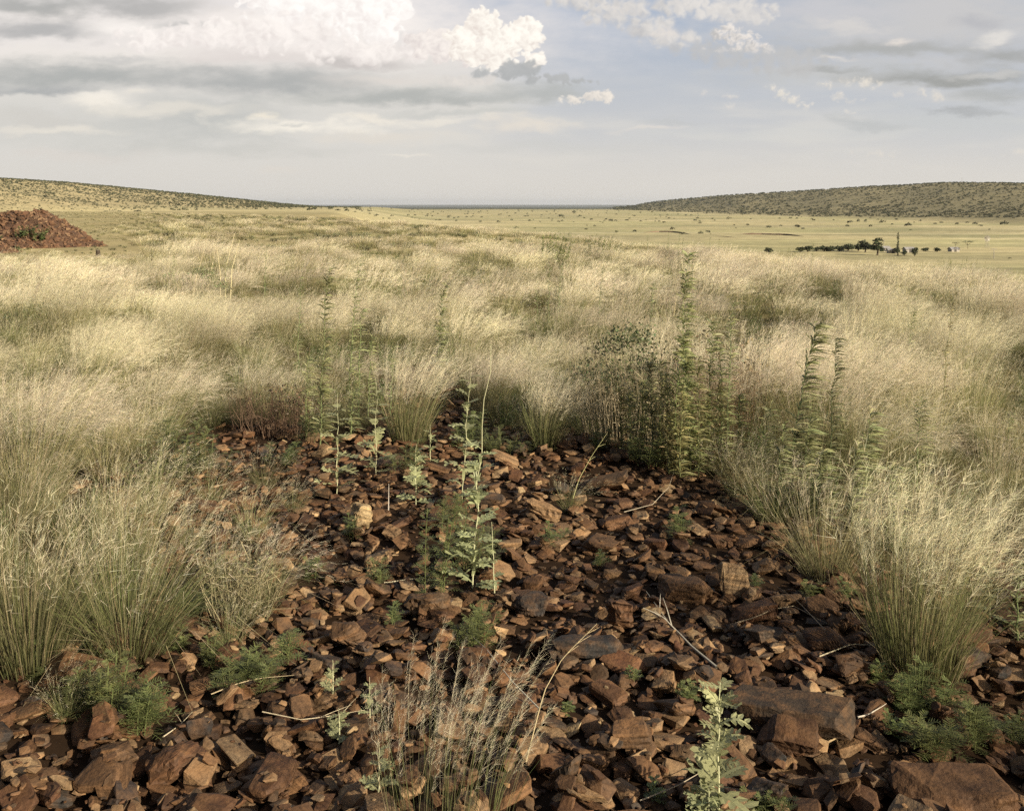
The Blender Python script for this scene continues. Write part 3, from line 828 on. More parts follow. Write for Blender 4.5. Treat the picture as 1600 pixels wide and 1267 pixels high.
def _fb(b):
    forb(rg, b, .52, 16, 26, .05, .005); tussock(rg, h=.5, rad=.16, n_cul=30, n_leaf=120, n_hair=8, mb=b, mp=b, green=.8)
NEAR_FB = [proto(_fb) for _ in range(2)]
MID_PL = [proto(P_(h=.88, rad=.28, n_cul=130, n_leaf=90, n_hair=20, wind=.34, green=.4, spread=.55, wd=2.1, segs=3, hairlen=.12, hw=.0008, fuzz=.5)) for _ in range(3)]
MID_CU = [proto(P_(h=.84, rad=.22, n_cul=80, n_leaf=90, n_hair=5, wind=.15, green=.4, spread=.42, wd=2.0, segs=3)) for _ in range(2)]
MID_OL = [proto(P_(h=.66, rad=.22, n_cul=40, n_leaf=180, n_hair=8, wind=.25, green=.6, spread=.7, wd=2.1, segs=3)) for _ in range(2)]
def _fm(b):
    forb(rg, b, .6, 12, 18, .08, .009, rad=.2, wd=2, c=(.13, .155, .06)); tussock(rg, h=.5, rad=.25, n_cul=14, n_leaf=60, n_hair=6, mb=b, mp=b, wd=2, segs=3)
MID_FB = [proto(_fm) for _ in range(2)]
FAR_PL = [proto(P_(h=.7, rad=.55, n_cul=90, n_leaf=90, n_hair=5, wind=.3, green=.15, spread=.7, wd=5.5, segs=3, hairlen=.16)) for _ in range(2)]
FAR_OL = [proto(P_(h=.5, rad=.6, n_cul=45, n_leaf=130, n_hair=4, wind=.2, green=.2, spread=.7, wd=5.5, segs=3)) for _ in range(2)]
def _ff(b): forb(rg, b, .5, 16, 12, .11, .018, rad=.5, wd=5, c=(.26, .26, .15))
FAR_FB = [proto(_ff)]

HEAP = [(-27.3, 49.5, 2.05, 4.6), (-32., 49.5, 2.1, 4.5), (-26.2, 43.6, 1.0, 2.4)]    # heaps: x, y, height, ridge half length
def heap_h(x, y):
    z = np.full(np.shape(x), -9.)
    for cx, cy, H, rl in HEAP:
        dx = np.maximum(np.abs(x - cx) - rl * .42, 0); dd = np.hypot(dx, y - cy)
        z = np.maximum(z, H - .62 * np.sqrt(dd * dd + .25) + .3)
    return z
KEEP = [(*at(a, b)[:2], .28) for a, b in ((500, 705), (545, 640), (683, 618), (1056, 735), (1078, 745), (1020, 720), (1045, 730), (1108, 735), (1137, 715), (1187, 765), (1233, 770), (1297, 780), (1432, 770), (1000, 715), (1000, 690), (430, 690), (395, 690), (270, 745), (857, 520), (936, 500), (1418, 610))] + [(*at(a, b)[:2], r_) for a, b, r_ in ((655, 590, .45), (660, 615, .4), (665, 640, .4), (665, 675, .35), (640, 600, .3))]        # circles kept free of meadow grass: x, y, r
pts = []; pk = []; rt = []; sc = []
EDGE_T = []      # tussocks beside the rubble become objects of their own
def scatter(y0, y1, cell, wedge, kinds, s0, mode):
    """mode 'low': the sward under the tussocks; 'tall': the plumed tussocks that stand out of it"""
    xs = np.arange(-wedge * y1 - 2, wedge * y1 + 2, cell); ys = np.arange(y0, y1, cell)
    X, Y = np.meshgrid(xs, ys); X = (X + rg.uniform(-.5, .5, X.shape) * cell).ravel(); Y = (Y + rg.uniform(-.5, .5, Y.shape) * cell).ravel()
    ok = (np.abs(X) < wedge * Y + 2.0) & (edge_dist(X, Y) < 9) & (np.hypot(X, Y) > 2.6)
    X, Y = X[ok], Y[ok]
    near = y0 < 14
    if near:
        s = poly_sd(X, Y); thin = rg.random(len(X))
        ok = (s > .10) & ~((s < .5) & (thin < .3)); X, Y, s = X[ok], Y[ok], s[ok]
    if y1 > 40:
        ok = heap_h(X, Y) < -.1; X, Y = X[ok], Y[ok]
    Z = height(X, Y)
    a = vnoise(X / 2.6, Y / 3.6, 40) + .6 * vnoise(X / 9, Y / 13, 41); b = vnoise(X / 3.4 + 9, Y / 4.4, 42) + .5 * vnoise(X / 12, Y / 17, 43)
    hn = 1 + .45 * vnoise(X / 1.6, Y / 2.1, 60) + .25 * vnoise(X / 5.2, Y / 7.5, 61)
    far = sstep(26, 50, Y)
    hp = 1 - .6 * sstep(24, 34, Y) * sstep(-.36, -.44, X / Y)
    for i in range(len(X)):
        if any((X[i] - q[0]) ** 2 + (Y[i] - q[1]) ** 2 < q[2] ** 2 for q in KEEP): continue
        if mode == 'tall':
            if a[i] * 1.6 + rg.normal() * .3 + (.18 if near else .34) - .8 * far[i] < 0: continue
            k = kinds[0][rg.integers(len(kinds[0]))] if not (near and Y[i] < 8 and rg.random() < .45) else NEAR_CU[rg.integers(2)]; cl = 0; sz = s0 * hn[i] * rg.uniform(.8, 1.2)
            if near and Y[i] < 8.6 and s[i] < .42 and len(EDGE_T) < 60 and abs(X[i]) < .57 * Y[i]:
                EDGE_T.append((X[i], Y[i], cl)); continue
        else:
            k = kinds[0][rg.integers(len(kinds[0]))] if b[i] + rg.normal() * .25 < .16 else kinds[1][rg.integers(len(kinds[1]))]; cl = 1
            sz = s0 * rg.uniform(.65, 1.2) * (.9 + .4 * (hn[i] - 1))
            if near and Y[i] < 8.6 and s[i] < .3 and rg.random() < .4 and len(EDGE_T) < 60 and abs(X[i]) < .57 * Y[i]:
                EDGE_T.append((X[i], Y[i], cl)); continue
        pts.append((X[i], Y[i], Z[i])); pk.append(k)
        rt.append((rg.normal() * .07, rg.normal() * .07, rg.uniform(-.6, .6)))
        sc.append(sz * (1 - .3 * far[i]) * hp[i])

# hand placed tussocks: px, py of the base, height px, radius, kind, label
TUS = [
 (1438, 1052, 300, .15, 'pl', "big feathery fountain shaped tussock on rubble at right, plumes blown rightwards"),
 (1292, 905, 175, .10, 'st', "straw coloured tussock at the right rubble edge, left of the big fountain shaped one"),
 (205, 1015, 240, .17, 'ol', "broad green based tussock over stones at left behind the wide pale slab"),
 (55, 1040, 280, .17, 'cu', "tall straw tussock at the left picture edge beside the broad green based one"),
 (640, 690, 140, .07, 'pl', "narrow pale tussock standing left of the stony path"),
 (385, 975, 150, .09, 'thin', "thin greyish tussock leaning among stones right of the broad green based one"),
 (1212, 815, 110, .10, 'ol', "low green tussock in the shade at the upper right edge of the rubble"),
 (1158, 775, 95, .10, 'st', "dry bleached tussock below the tall green weeds at the right"),
 (960, 895, 10, .05, 'x', ""),
 (700, 1310, 260, .22, 'wisp', "sparse wispy tussock at the bottom centre, its pale plumes hazing the stones behind"),
 (855, 700, 115, .08, 'pl', "small silky tussock on the upper edge of the rubble, right of the tall dry stalk"),
 (170, 745, 130, .13, 'st', "upright bleached tussock at left above the open stones"),
 (890, 800, 60, .06, 'thin', "little fine green grass tuft alone in the upper rubble"),
 (1490, 1010, 190, .08, 'thin', "loose drooping tussock just right of the big fountain shaped one"),
]
def _t(kind, g):
    if kind == 'pl': return tussock(g, h=.9, rad=.15, n_cul=230, n_leaf=340, n_hair=34, spread=.31, wind=.20, green=.6, hw=.0007, hairlen=.085, fuzz=.5)
    if kind == 'cu': return tussock(g, h=.85, rad=.14, n_cul=200, n_leaf=300, n_hair=6, spread=.36, wind=.1, green=.6)
    if kind == 'ol': return tussock(g, h=.85, rad=.17, n_cul=150, n_leaf=520, n_hair=8, spread=.62, wind=.12, green=.8)
    if kind == 'st': return tussock(g, h=.8, rad=.13, n_cul=170, n_leaf=240, n_hair=10, spread=.6, wind=.15, green=.1)
    if kind == 'thin': return tussock(g, h=.8, rad=.11, n_cul=70, n_leaf=120, n_hair=12, spread=.6, wind=.2, green=.7)
    return tussock(g, h=.9, rad=.30, n_cul=80, n_leaf=70, n_hair=70, spread=.20, wind=.16, green=1., hw=.00045, hairlen=.06, fuzz=.42)
TM = {}
def tus_mesh(kind, v):
    k = (kind, v)
    if k not in TM:
        g = np.random.default_rng(500 + 7 * v + len(kind)); b, p = _t(kind, g)
        TM[k] = (b.mesh("grass_blades", GRASS), p.mesh("seed_heads", GRASS))
    return TM[k]
def put_tussock(x, y, z, kind, v, s, yaw, label, group=None):
    b, p = tus_mesh(kind, v)
    r = link("grass_tussock", b, loc=(x, y, z), rz=yaw, sc=s); tag(r, label, "grass", group)
    link("seed_heads", p, r); return r
for i, (px, py, hp, rd, kd, lab) in enumerate(TUS):
    if kd == 'x': continue
    x, y, z = at(px, py); z = max(rz(x, y) - .03, z)
    h0 = {'cu': .84, 'pl': .82, 'ol': .78, 'st': .73, 'thin': .73, 'wisp': .85}[kd]
    put_tussock(x, y, z, kd, i, hp / F * y / h0, 0, lab)
    KEEP.append((x, y, .25 if kd != 'wisp' else .1))
scatter(2.7, 16, .66, .66, (NEAR_PL + NEAR_CU,), .92, 'tall')
scatter(2.7, 16, .42, .66, (NEAR_OL + NEAR_OL + NEAR_ST, NEAR_FB), .76, 'low')
scatter(16, 42, .98, .58, (MID_PL + MID_CU,), .90, 'tall')
scatter(16, 42, .70, .58, (MID_OL, MID_FB), .70, 'low')
scatter(42, 100, 1.7, .56, (FAR_PL,), 1.1, 'tall')
scatter(42, 100, 1.25, .56, (FAR_OL, FAR_FB), .85, 'low')
scatter(100, 250, 2.6, .56, (FAR_OL + FAR_PL, FAR_FB), 1.15, 'low')
for px, py, hp in ((245, 800, 120), (300, 860, 100), (345, 910, 110), (225, 905, 130), (420, 940, 120), (330, 790, 80), (395, 850, 90), (275, 935, 110), (460, 800, 60), (185, 830, 130), (360, 1010, 80), (110, 1125, 90), (415, 765, 70)):
    x, y, z = at(px, py); put_tussock(x, y, max(rz(x, y) - .03, z), 'thin', 100 + py % 2, hp / F * y / .73, rg.uniform(-.5, .5),
                "thin sparse grass tuft growing up through the left hand stones", "thin grass tufts among the left hand stones")
for x, y, cl in EDGE_T:
    kd = ('pl' if rg.random() < .45 else 'cu') if cl == 0 else ('st' if rg.random() < .5 else 'ol')
    put_tussock(x, y, rz(x, y) - .03, kd, 100 + int(rg.integers(2)), rg.uniform(.55, .85), rg.uniform(-.5, .5),
                "windblown grass tussock in the fringe around the bare rubble", "grass tussocks fringing the bare rubble")

# sward on the right, whose shade falls over the lower right stones
for _ in range(30):
    y = rg.uniform(1.9, 3.9); x = rg.uniform(.56 * y + 1.65, .56 * y + 2.4)
    if _ > 15: y = rg.uniform(1.2, 2.2); x = rg.uniform(.7, 3.6)
    pts.append((x, y, hgt(x, y))); pk.append(NEAR_PL[int(rg.integers(3))] if rg.random() < .6 else NEAR_CU[0]); rt.append((0, 0, rg.uniform(-.6, .6))); sc.append(rg.uniform(.9, 1.2))

def build_meadow():
    n = len(pts); N0 = meadow.n
    meadow.V.append(np.array(pts, np.float32)); meadow.K.append(np.zeros((n, 3), np.float32)); meadow.n += n
    me = meadow.mesh("meadow_grass", GRASS)
    def put(name, typ, key, arr):
        me.attributes.new(name, typ, 'POINT').data.foreach_set(key, arr)
    pid = np.concatenate([np.full(c, k, np.int32) for k, c in enumerate(_pid)] + [np.full(n, -1, np.int32)])
    put("pid", 'INT', "value", pid)
    put("pick", 'INT', "value", np.concatenate([np.full(N0, -1, np.int32), np.array(pk, np.int32)]))
    r = np.zeros((N0 + n, 3), np.float32); r[N0:] = rt; put("rot", 'FLOAT_VECTOR', "vector", r.ravel())
    s = np.ones(N0 + n, np.float32); s[N0:] = sc; put("scl", 'FLOAT', "value", s)
    o = link("meadow_grass", me)
    tag(o, "pale windblown meadow grass covering the plateau", "grass", kind="stuff")
    g = bpy.data.node_groups.new("meadow", 'GeometryNodeTree')
    g.interface.new_socket("Geometry", in_out='INPUT', socket_type='NodeSocketGeometry'); g.interface.new_socket("Geometry", in_out='OUTPUT', socket_type='NodeSocketGeometry')
    N = g.nodes; L = g.links; gi = N.new("NodeGroupInput"); go = N.new("NodeGroupOutput"); J = N.new("GeometryNodeJoinGeometry")
    def attr(nm, t): a = N.new("GeometryNodeInputNamedAttribute"); a.data_type = t; a.inputs[0].default_value = nm; return a.outputs[0]
    aid, apk, arot, ascl = attr("pid", 'INT'), attr("pick", 'INT'), attr("rot", 'FLOAT_VECTOR'), attr("scl", 'FLOAT')
    def eq(a, k):
        c = N.new("FunctionNodeCompare"); c.data_type = 'INT'; c.operation = 'EQUAL'
        ii = [s_ for s_ in c.inputs if s_.type == 'INT']; L.new(a, ii[0]); ii[1].default_value = k; return c.outputs[0]
    def sep(a, k):
        s_ = N.new("GeometryNodeSeparateGeometry"); s_.domain = 'POINT'; L.new(gi.outputs[0], s_.inputs[0]); L.new(eq(a, k), s_.inputs[1]); return s_.outputs[0]
    for k in range(len(_pid)):
        iop = N.new("GeometryNodeInstanceOnPoints")
        L.new(sep(apk, k), iop.inputs["Points"]); L.new(sep(aid, k), iop.inputs["Instance"])
        L.new(arot, iop.inputs["Rotation"]); L.new(ascl, iop.inputs["Scale"]); L.new(iop.outputs[0], J.inputs[0])
    L.new(J.outputs[0], go.inputs[0])
    md = o.modifiers.new("meadow", 'NODES'); md.node_group = g
    print("meadow points", n, "proto verts", N0, "edge", len(EDGE_T))
build_meadow()
# ---------------------------------------------------------------- far shrubs, trees, the red heaps
BUSH = leaf_mat("bush_leaf", .12, .3, .7, .15)
def blob(rg, mb, c, r, n, leaf, col, jitc=.25, flat=.75, shell=.5):
    """n small leaf faces through an ellipsoid"""
    u = unit(rg.normal(size=(n, 3))); u[:, 2] = np.abs(u[:, 2]) * 1.0 - .25 * rg.random(n)
    q = shell + (1 - shell) * rg.random(n) ** .5
    lump = 1 + .22 * np.array([mnoise.noise(Vector((p * 1.9 + c[0]).tolist())) for p in u]) * 2
    P = np.asarray(c) + u * (q * lump)[:, None] * np.asarray(r)
    a = unit(rg.normal(size=(n, 3))); b = unit(np.cross(a, rg.normal(size=(n, 3))))
    s = leaf * rg.uniform(.6, 1.4, (n, 1))
    V = np.stack([P - a * s, P + b * s * .7, P + a * s, P - b * s * .7], 1).reshape(-1, 3)
    k = jit(rg, np.array(col), n, jitc)
    mb.add(V, np.arange(4 * n).reshape(-1, 4), np.repeat(k, 4, 0))
GR_D = (.066, .072, .045); GR_M = (.095, .10, .062); GR_OLV = (.115, .115, .065)
rg = np.random.default_rng(21)
def shrub_arrays(rg, n, col):
    b = MB(); blob(rg, b, (0, 0, .35), (1, 1, .75), n, .16 if n > 40 else .3, col, .25); blob(rg, b, (.5, .1, .25), (.6, .7, .55), n // 3, .16, col, .25)
    return b
SHR = [shrub_arrays(rg, 90, GR_D) for _ in range(2)] + [shrub_arrays(rg, 90, GR_M) for _ in range(2)] + [shrub_arrays(rg, 70, GR_OLV) for _ in range(2)]
SHRM = [b.mesh("shrub", BUSH) for b in SHR]
SMALL = [shrub_arrays(rg, 34, GR_M) for _ in range(5)] + [shrub_arrays(rg, 34, GR_D) for _ in range(3)]
for b in SMALL:
    for v in b.V: v *= 1
hs = MB(); cand = []
def slope_shrubs(n, px0, px1, side):
    px = rg.uniform(px0, px1, n)
    if side == 'r':
        d0 = np.interp(px, [950, 1000, 1150, 1300, 1600, 2400], [3000, 2600, 1750, 1400, 1050, 800]); d1 = d0 * 1.75; u = rg.uniform(-.04, 1.02, n); d = d0 + (d1 - d0) * u
        dens = .5 + .5 * sstep(.25, .0, u) * sstep(1050, 1450, px); s = 1.5 * d / 1500 * rg.uniform(.5, 1.3, n) * np.where((u < .25) & (px > 1150), 1.25, 1)
    else:
        d0 = np.interp(px, [-300, 0, 400, 560], [380, 520, 900, 1300]); d1 = d0 * 2.1; u = rg.uniform(-.09, 1.02, n); d = d0 + (d1 - d0) * u
        dens = .8 * sstep(-.1, .12, u) + .05; s = .8 * d / 900 * rg.uniform(.5, 1.4, n)
    x = (px - 800) / F * d + rg.normal(size=n) * 2
    ok = (rg.random(n) < dens) & (vnoise(x / 35., d / 50., 91) + .5 * vnoise(x / 110., d / 150., 92) > rg.uniform(-.8, .15, n))
    x, d, s = x[ok], d[ok], s[ok]; z = height(x, d) - .1
    cand.extend(zip(x.tolist(), d.tolist(), z.tolist(), s.tolist(), (s / d).tolist()))
slope_shrubs(15000, 960, 1720, 'r'); slope_shrubs(12500, -60, 560, 'l')
# flat ground between them and the far plain
for _ in range(900):
    d = 700 * 7 ** rg.random(); px = rg.uniform(-40, 1700); x = (px - 800) / F * d
    if d < 1000 and px > 620: continue
    if edge_dist(x, d) < 60 and px > 620: continue
    cand.append((x, d, hgt(x, d) - .1, rg.uniform(.8, 1.8) * (1 + d / 5000), 0))
cand.sort(key=lambda c: -c[4])
for i, (x, y, z, s, _) in enumerate(cand):
    if i < 260:
        o = link("hill_shrub", SHRM[int(rg.integers(6))] if i else SHRM[0], loc=(x, y, z), rz=rg.uniform(0, 6), sc=s)
        side = "right" if x > 0 else "left"
        tag(o, "dark green scrub bush on the lower slope of the %s hand hill" % side, "shrub", "scrub bushes on the lower slope of the %s hand hill" % side)
    else:
        b = SMALL[int(rg.integers(8))]; a = rg.uniform(0, 6.28); cs, sn = math.cos(a) * s, math.sin(a) * s
        M = np.array([[cs, -sn, 0], [sn, cs, 0], [0, 0, s]])
        off = hs.n
        for v, k_, f in zip(b.V, b.K, b.F):
            hs.V.append((v * [1, 1, 1.]) @ M.T.astype(np.float32) + np.array([x, y, z], np.float32)); hs.K.append(k_ * rg.uniform(.75, 1.25))
            hs.F.append(f + hs.n); hs.M.append(np.zeros(len(f), np.int32)); hs.n += len(v)
for i in range(len(hs.V)): hs.V[i] = hs.V[i].astype(np.float32)
o = hs.build("hill_scrub", BUSH); tag(o, "countless small scrub bushes covering both hills and the far flats", "scrub", kind="stuff")

# bushes that stand apart on the valley floor: px, py of the base, width px
VB = [(1201, 355, 9, 'd', "round dark bush alone on the pale flat, second largest"), (1245.6, 354, 10, 'd', "largest dark round bush alone on the pale flat under the right hill"),
      (1419, 352, 11, 'd', None), (1328, 347.5, 9, 'd', None), (1379, 347.5, 10, 'm', None), (1360, 353, 7, 'd', None), (1324, 353, 7, 'd', None), (1220, 352, 5, 'm', None),
      (1352, 345.5, 5, 'd', None), (1394, 350, 5, 'd', None), (1461, 349, 6, 'd', None), (1495, 349.5, 7, 'd', None), (1524, 349.6, 9, 'd', None), (1532, 352, 6, 'd', None),
      (1569, 350, 12, 'd', None), (1255, 357, 6, 'm', None), (1423, 359, 4, 'd', None), (1546, 358, 4, 'd', None), (1471, 347.5, 6, 'd', None), (1578, 402, 5, 'm', None),
      (877, 338, 10, 'd', "low dark bush at the far side of the valley, left of the right hill's end"), (980, 343.5, 5, 'd', None), (929, 352.5, 5, 'm', None), (917, 351.5, 3, 'm', None), (915.6, 357.5, 6, 'm', None),
      (992, 361, 8, 'd', "small dark bush left of the eroded bank"), (1051, 357.5, 9, 'o', "grey brown bush beside the eroded bank"), (1068, 365, 8, 'm', "olive bush at the right end of the middle eroded bank"),
      (1095, 364.5, 9.5, 'm', "rounded olive bush with a flat dark one beside it"), (1106, 362, 8, 'd', None), (1094, 348, 6, 'd', None), (1147, 351, 4, 'd', None), (1150, 355.5, 3, 'd', None),
      (1168, 351, 6, 'd', None), (963, 362, 7, 'o', None), (836, 355.5, 5, 'o', None), (807, 355, 8, 'o', None), (954, 344.5, 8, 'm', None), (897, 331.6, 8, 'm', None),
      (110, 334, 7, 'm', None), (128, 331, 8, 'd', None), (165, 330, 8, 'm', None), (187, 335, 10, 'm', None), (215, 336, 13, 'm', None), (240, 337, 9, 'm', None), (270, 331, 6, 'd', None), (355, 335, 5, 'd', None), (115, 337.5, 5, 'm', None)]
for i, (px, py, wpx, k, lab) in enumerate(VB):
    x, y, z = at(px, py + 1.2)
    if px < 500: y = 480 + 6 * (338 - py); x, y, z = at_d(px, y)
    me = SHRM[{'d': 0, 'm': 2, 'o': 4}[k] + i % 2]
    o = link("valley_bush", me, loc=(x, y, z - .1), rz=rg.uniform(0, 6), sc=wpx / F * y * .48)
    tag(o, lab or ("dark bush dotted on the open grass below the left hill" if px < 500 else "small dark bush dotted on the open valley floor"), "bush",
        None if lab else ("bushes on the open grass below the left hill" if px < 500 else "bushes dotted over the valley floor"))

# trees by the farmstead: px, py base, height px, width px, kind
def tree(name, label, cat, px, py, hp, wp, col, kind='round', group=None, d=None):
    x, y, z = at(px, py) if d is None else at_d(px, d)
    h = hp / F * y * (1.12 if kind == 'round' else 1); wd = wp / F * y * ((1.75 if 1245 < px < 1345 else 1.3) if kind == 'round' else 1)
    r = empty(name, (x, y, z - .1)); tag(r, label, cat, group)
    g = np.random.default_rng(int(px * 10))
    t = MB(); c = MB()
    bark = (.10, .08, .06)
    if kind == 'poplar':
        tube(t, [(0, 0, 0), (.05 * wd, 0, h * .5), (0, 0, h * .9)], [h * .03, h * .018, h * .004], bark)
        for k in range(26):
            q = k / 25; rr = wd * .5 * (1.1 - .85 * q) * g.uniform(.55, 1.1)
            blob(g, c, (g.normal() * wd * .1, g.normal() * wd * .1, h * (.12 + .84 * q)), (rr * .8, rr * .8, h * .07), 26, wd * .09, col, .3, shell=.2)
    elif kind == 'flat':
        tube(t, [(0, 0, 0), (.02 * wd, 0, h * .45), (-.03 * wd, 0, h * .75)], [h * .03, h * .022, h * .012], bark)
        for k in range(5):
            a = g.uniform(0, 6.28); tube(t, [(0, 0, h * .45), (math.cos(a) * wd * .2, math.sin(a) * wd * .2, h * .65), (math.cos(a) * wd * .4, math.sin(a) * wd * .4, h * .84)], [h * .014, h * .009, h * .003], bark)
        for k in range(12):
            a = g.uniform(0, 6.28); q = math.sqrt(g.random()) * .42 * wd
            blob(g, c, (math.cos(a) * q, math.sin(a) * q, h * g.uniform(.76, .92)), (wd * .13, wd * .13, h * .07), 34, wd * .02, col, .3, shell=.1)
    else:
        tube(t, [(0, 0, 0), (.03 * wd, 0, h * .3), (.0, .02 * wd, h * .6)], [wd * .06, wd * .045, wd * .02], bark)
        for k in range(5):
            a = k * 1.3 + g.random(); tube(t, [(.02 * wd, 0, h * .25), (math.cos(a) * wd * .18, math.sin(a) * wd * .18, h * .5), (math.cos(a) * wd * .32, math.sin(a) * wd * .32, h * .72)], [wd * .03, wd * .02, wd * .008], bark)
        for k in range(22):
            u = unit(g.normal(size=3)); q = g.random() ** .4
            c0 = np.array([u[0] * q * wd * .36, u[1] * q * wd * .36, h * (.54 + u[2] * q * .38)])
            rr = wd * g.uniform(.12, .22)
            blob(g, c, c0, (rr, rr, rr * .85), 70, wd * .042, np.array(col) * g.uniform(.8, 1.25), .3, shell=.25)
    t.build("trunk", BUSH, r); c.build("crown", BUSH, r)
    return r
GT = (.065, .078, .042)
T_ = [(1371, 397, 25, 21, GT, 'round', "tall rounded dark tree, largest of the farmstead row"),
      (1352, 393, 18, 18, (.055, .066, .04), 'round', "dark bushy tree left of the largest farmstead tree"),
      (1341, 391, 11, 14, GT, 'round', "low dark tree second left of the largest farmstead tree"),
      (1325, 391, 9, 14, GT, 'round', None), (1312, 391, 8, 12, GT, 'round', None),
      (1297, 391, 6, 12, GT, 'round', None), (1288, 390.5, 7, 12, (.08, .09, .05), 'round', None), (1276, 390.5, 6, 11, GT, 'round', None), (1262, 391, 8, 12, GT, 'round', None),
      (1251, 391, 8, 10, (.085, .095, .05), 'round', None), (1201, 390, 8, 12, GT, 'round', "dark bushy tree at the left end of the farmstead row"),
      (1403, 398, 37, 6.5, (.07, .085, .045), 'poplar', "slim tall poplar standing above the sheds"),
      (1429, 399, 14, 11, GT, 'round', "dark bushy tree right of the poplar"), (1413, 398, 8, 8, GT, 'round', "small dark tree between the poplar and the bushy tree"),
      (1464, 393, 6, 10, GT, 'round', "round bush like tree by the grey fence line"), (1446, 392, 5, 11, GT, 'round', "low bush like tree near the right hand sheds"),
      (1402, 395, 10, 10, GT, 'round', "leafy bush hugging the foot of the poplar"),
      (1512, 388, 13, 18, (.10, .11, .065), 'flat', "flat topped thorn tree with open crown, the larger of two"), (1493, 386, 9, 14, (.10, .11, .065), 'flat', "flat topped thorn tree with open crown, the smaller of two")]
for px, py, hp, wp, col, kd, lab in T_:
    tree("poplar_tree" if kd == 'poplar' else "thorn_tree" if kd == 'flat' else "farm_tree", lab or "low dark tree in the hedge like row left of the farmstead", "tree", px, py, hp, wp, col, kd,
         None if lab else "low trees in the row left of the farmstead")

# farm sheds, mast, pole, wind pump
def plain_mat(name, col, rough=.7, metal=0.):
    m, ns, lk = new_mat(name); b = ns.new("ShaderNodeBsdfPrincipled"); o = ns.new("ShaderNodeOutputMaterial")
    n = nd(ns, "ShaderNodeTexNoise"); n.inputs["Scale"].default_value = 1.5
    r = ramp(ns, [(.3, tuple(np.array(col) * .8)), (.7, tuple(np.array(col) * 1.1))]); lk.new(n.outputs[0], r.inputs[0]); lk.new(r.outputs[0], b.inputs["Base Color"])
    b.inputs["Roughness"].default_value = rough; b.inputs["Metallic"].default_value = metal; lk.new(b.outputs[0], o.inputs[0]); return m
WALL = plain_mat("whitewash", (.30, .28, .25)); ROOF = plain_mat("grey_iron_roof", (.30, .29, .28), .5); DARKM = plain_mat("dark_opening", (.05, .045, .04)); STEEL = plain_mat("weathered_steel", (.28, .26, .24), .5)
def box(mb, x0, x1, y0, y1, z0, z1):
    V = [(x, y, z) for z in (z0, z1) for x, y in ((x0, y0), (x1, y0), (x1, y1), (x0, y1))]
    mb.add(V, [(0, 3, 2, 1), (4, 5, 6, 7), (0, 1, 5, 4), (1, 2, 6, 5), (2, 3, 7, 6), (3, 0, 4, 7)])
def shed(px, py, Lm, Wm, Hm, rz_, lab):
    Lm *= .75; Wm *= .8; Hm *= .75
    x, y, z = at(px, py); r = empty("farm_shed", (x, y, z - .1), rz_); tag(r, lab, "shed")
    b = MB(); box(b, -Lm / 2, Lm / 2, -Wm / 2, Wm / 2, 0, Hm)
    V = [(-Lm / 2, -Wm / 2, Hm), (-Lm / 2, Wm / 2, Hm), (-Lm / 2, 0, Hm + Wm * .24), (Lm / 2, -Wm / 2, Hm), (Lm / 2, Wm / 2, Hm), (Lm / 2, 0, Hm + Wm * .24)]
    b.add(V, [(0, 2, 1), (3, 4, 5)]); b.build("wall", WALL, r)
    f = MB(); e = .3; t = .08
    for s in (-1, 1):
        A = np.array([(-Lm / 2 - e, 0, Hm + Wm * .24 + .02), (Lm / 2 + e, 0, Hm + Wm * .24 + .02), (Lm / 2 + e, s * (Wm / 2 + e), Hm - .12), (-Lm / 2 - e, s * (Wm / 2 + e), Hm - .12)], float)
        B = A + [0, 0, t]
        f.add(np.concatenate([A, B]), [(0, 1, 2, 3), (7, 6, 5, 4), (0, 4, 5, 1), (1, 5, 6, 2), (2, 6, 7, 3), (3, 7, 4, 0)])
    f.build("roof", ROOF, r)
    d = MB(); box(d, -.6, .5, -Wm / 2 - .05, -Wm / 2 + .02, 0.02, 2.); d.build("door", DARKM, r)
    d = MB(); box(d, 1.2, 2.1, -Wm / 2 - .05, -Wm / 2 + .02, 1., 1.9); d.build("window", DARKM, r)
shed(1383, 392, 4.5, 3.4, 2.4, .2, "small white shed between the largest farmstead tree and the poplar")
shed(1394, 394.5, 5.0, 3.2, 1.9, -.1, "low pale shed just left of the poplar")
shed(1420, 393.5, 5.5, 4, 2.2, .1, "low pale shed between the poplar and the bushy tree on its right")
shed(1490, 392.5, 5, 3.6, 1.8, .15, "little pale shed below the two flat topped thorn trees")
def mast(name, label, cat, x, y, z, h, r0, arms=0):
    r = empty(name, (x, y, z - .2)); tag(r, label, cat); m = MB(); tube(m, [(0, 0, 0), (0, 0, h * .5), (0, 0, h)], [r0, r0 * .8, r0 * .6], (.2, .2, .2)); m.build("pole", STEEL, r)
    if arms:
        m = MB(); tube(m, [(-arms, 0, h * .93), (arms, 0, h * .93)], r0 * .7, (.2, .2, .2)); m.build("crossarm", STEEL, r)
x, y, z = at(1553, 403); mast("utility_pole", "thin grey pole with a crossarm on the valley floor", "pole", x, y, z, 16.5 / F * y, .14, 1.2)
x, y, z = at(1381, 390); mast("utility_pole", "thin grey pole rising left of the farmstead poplar", "pole", x, y, z, 17 / F * y, .12, .8)
dh = float(np.interp(1503, [1300, 1600], [1400, 1050])) * 1.75; x, y, z = at_d(1503, dh * .98); mast("radio_mast", "hair thin mast on the crest of the right hand hill", "mast", x, y, z, 8.5 / F * y, .3)
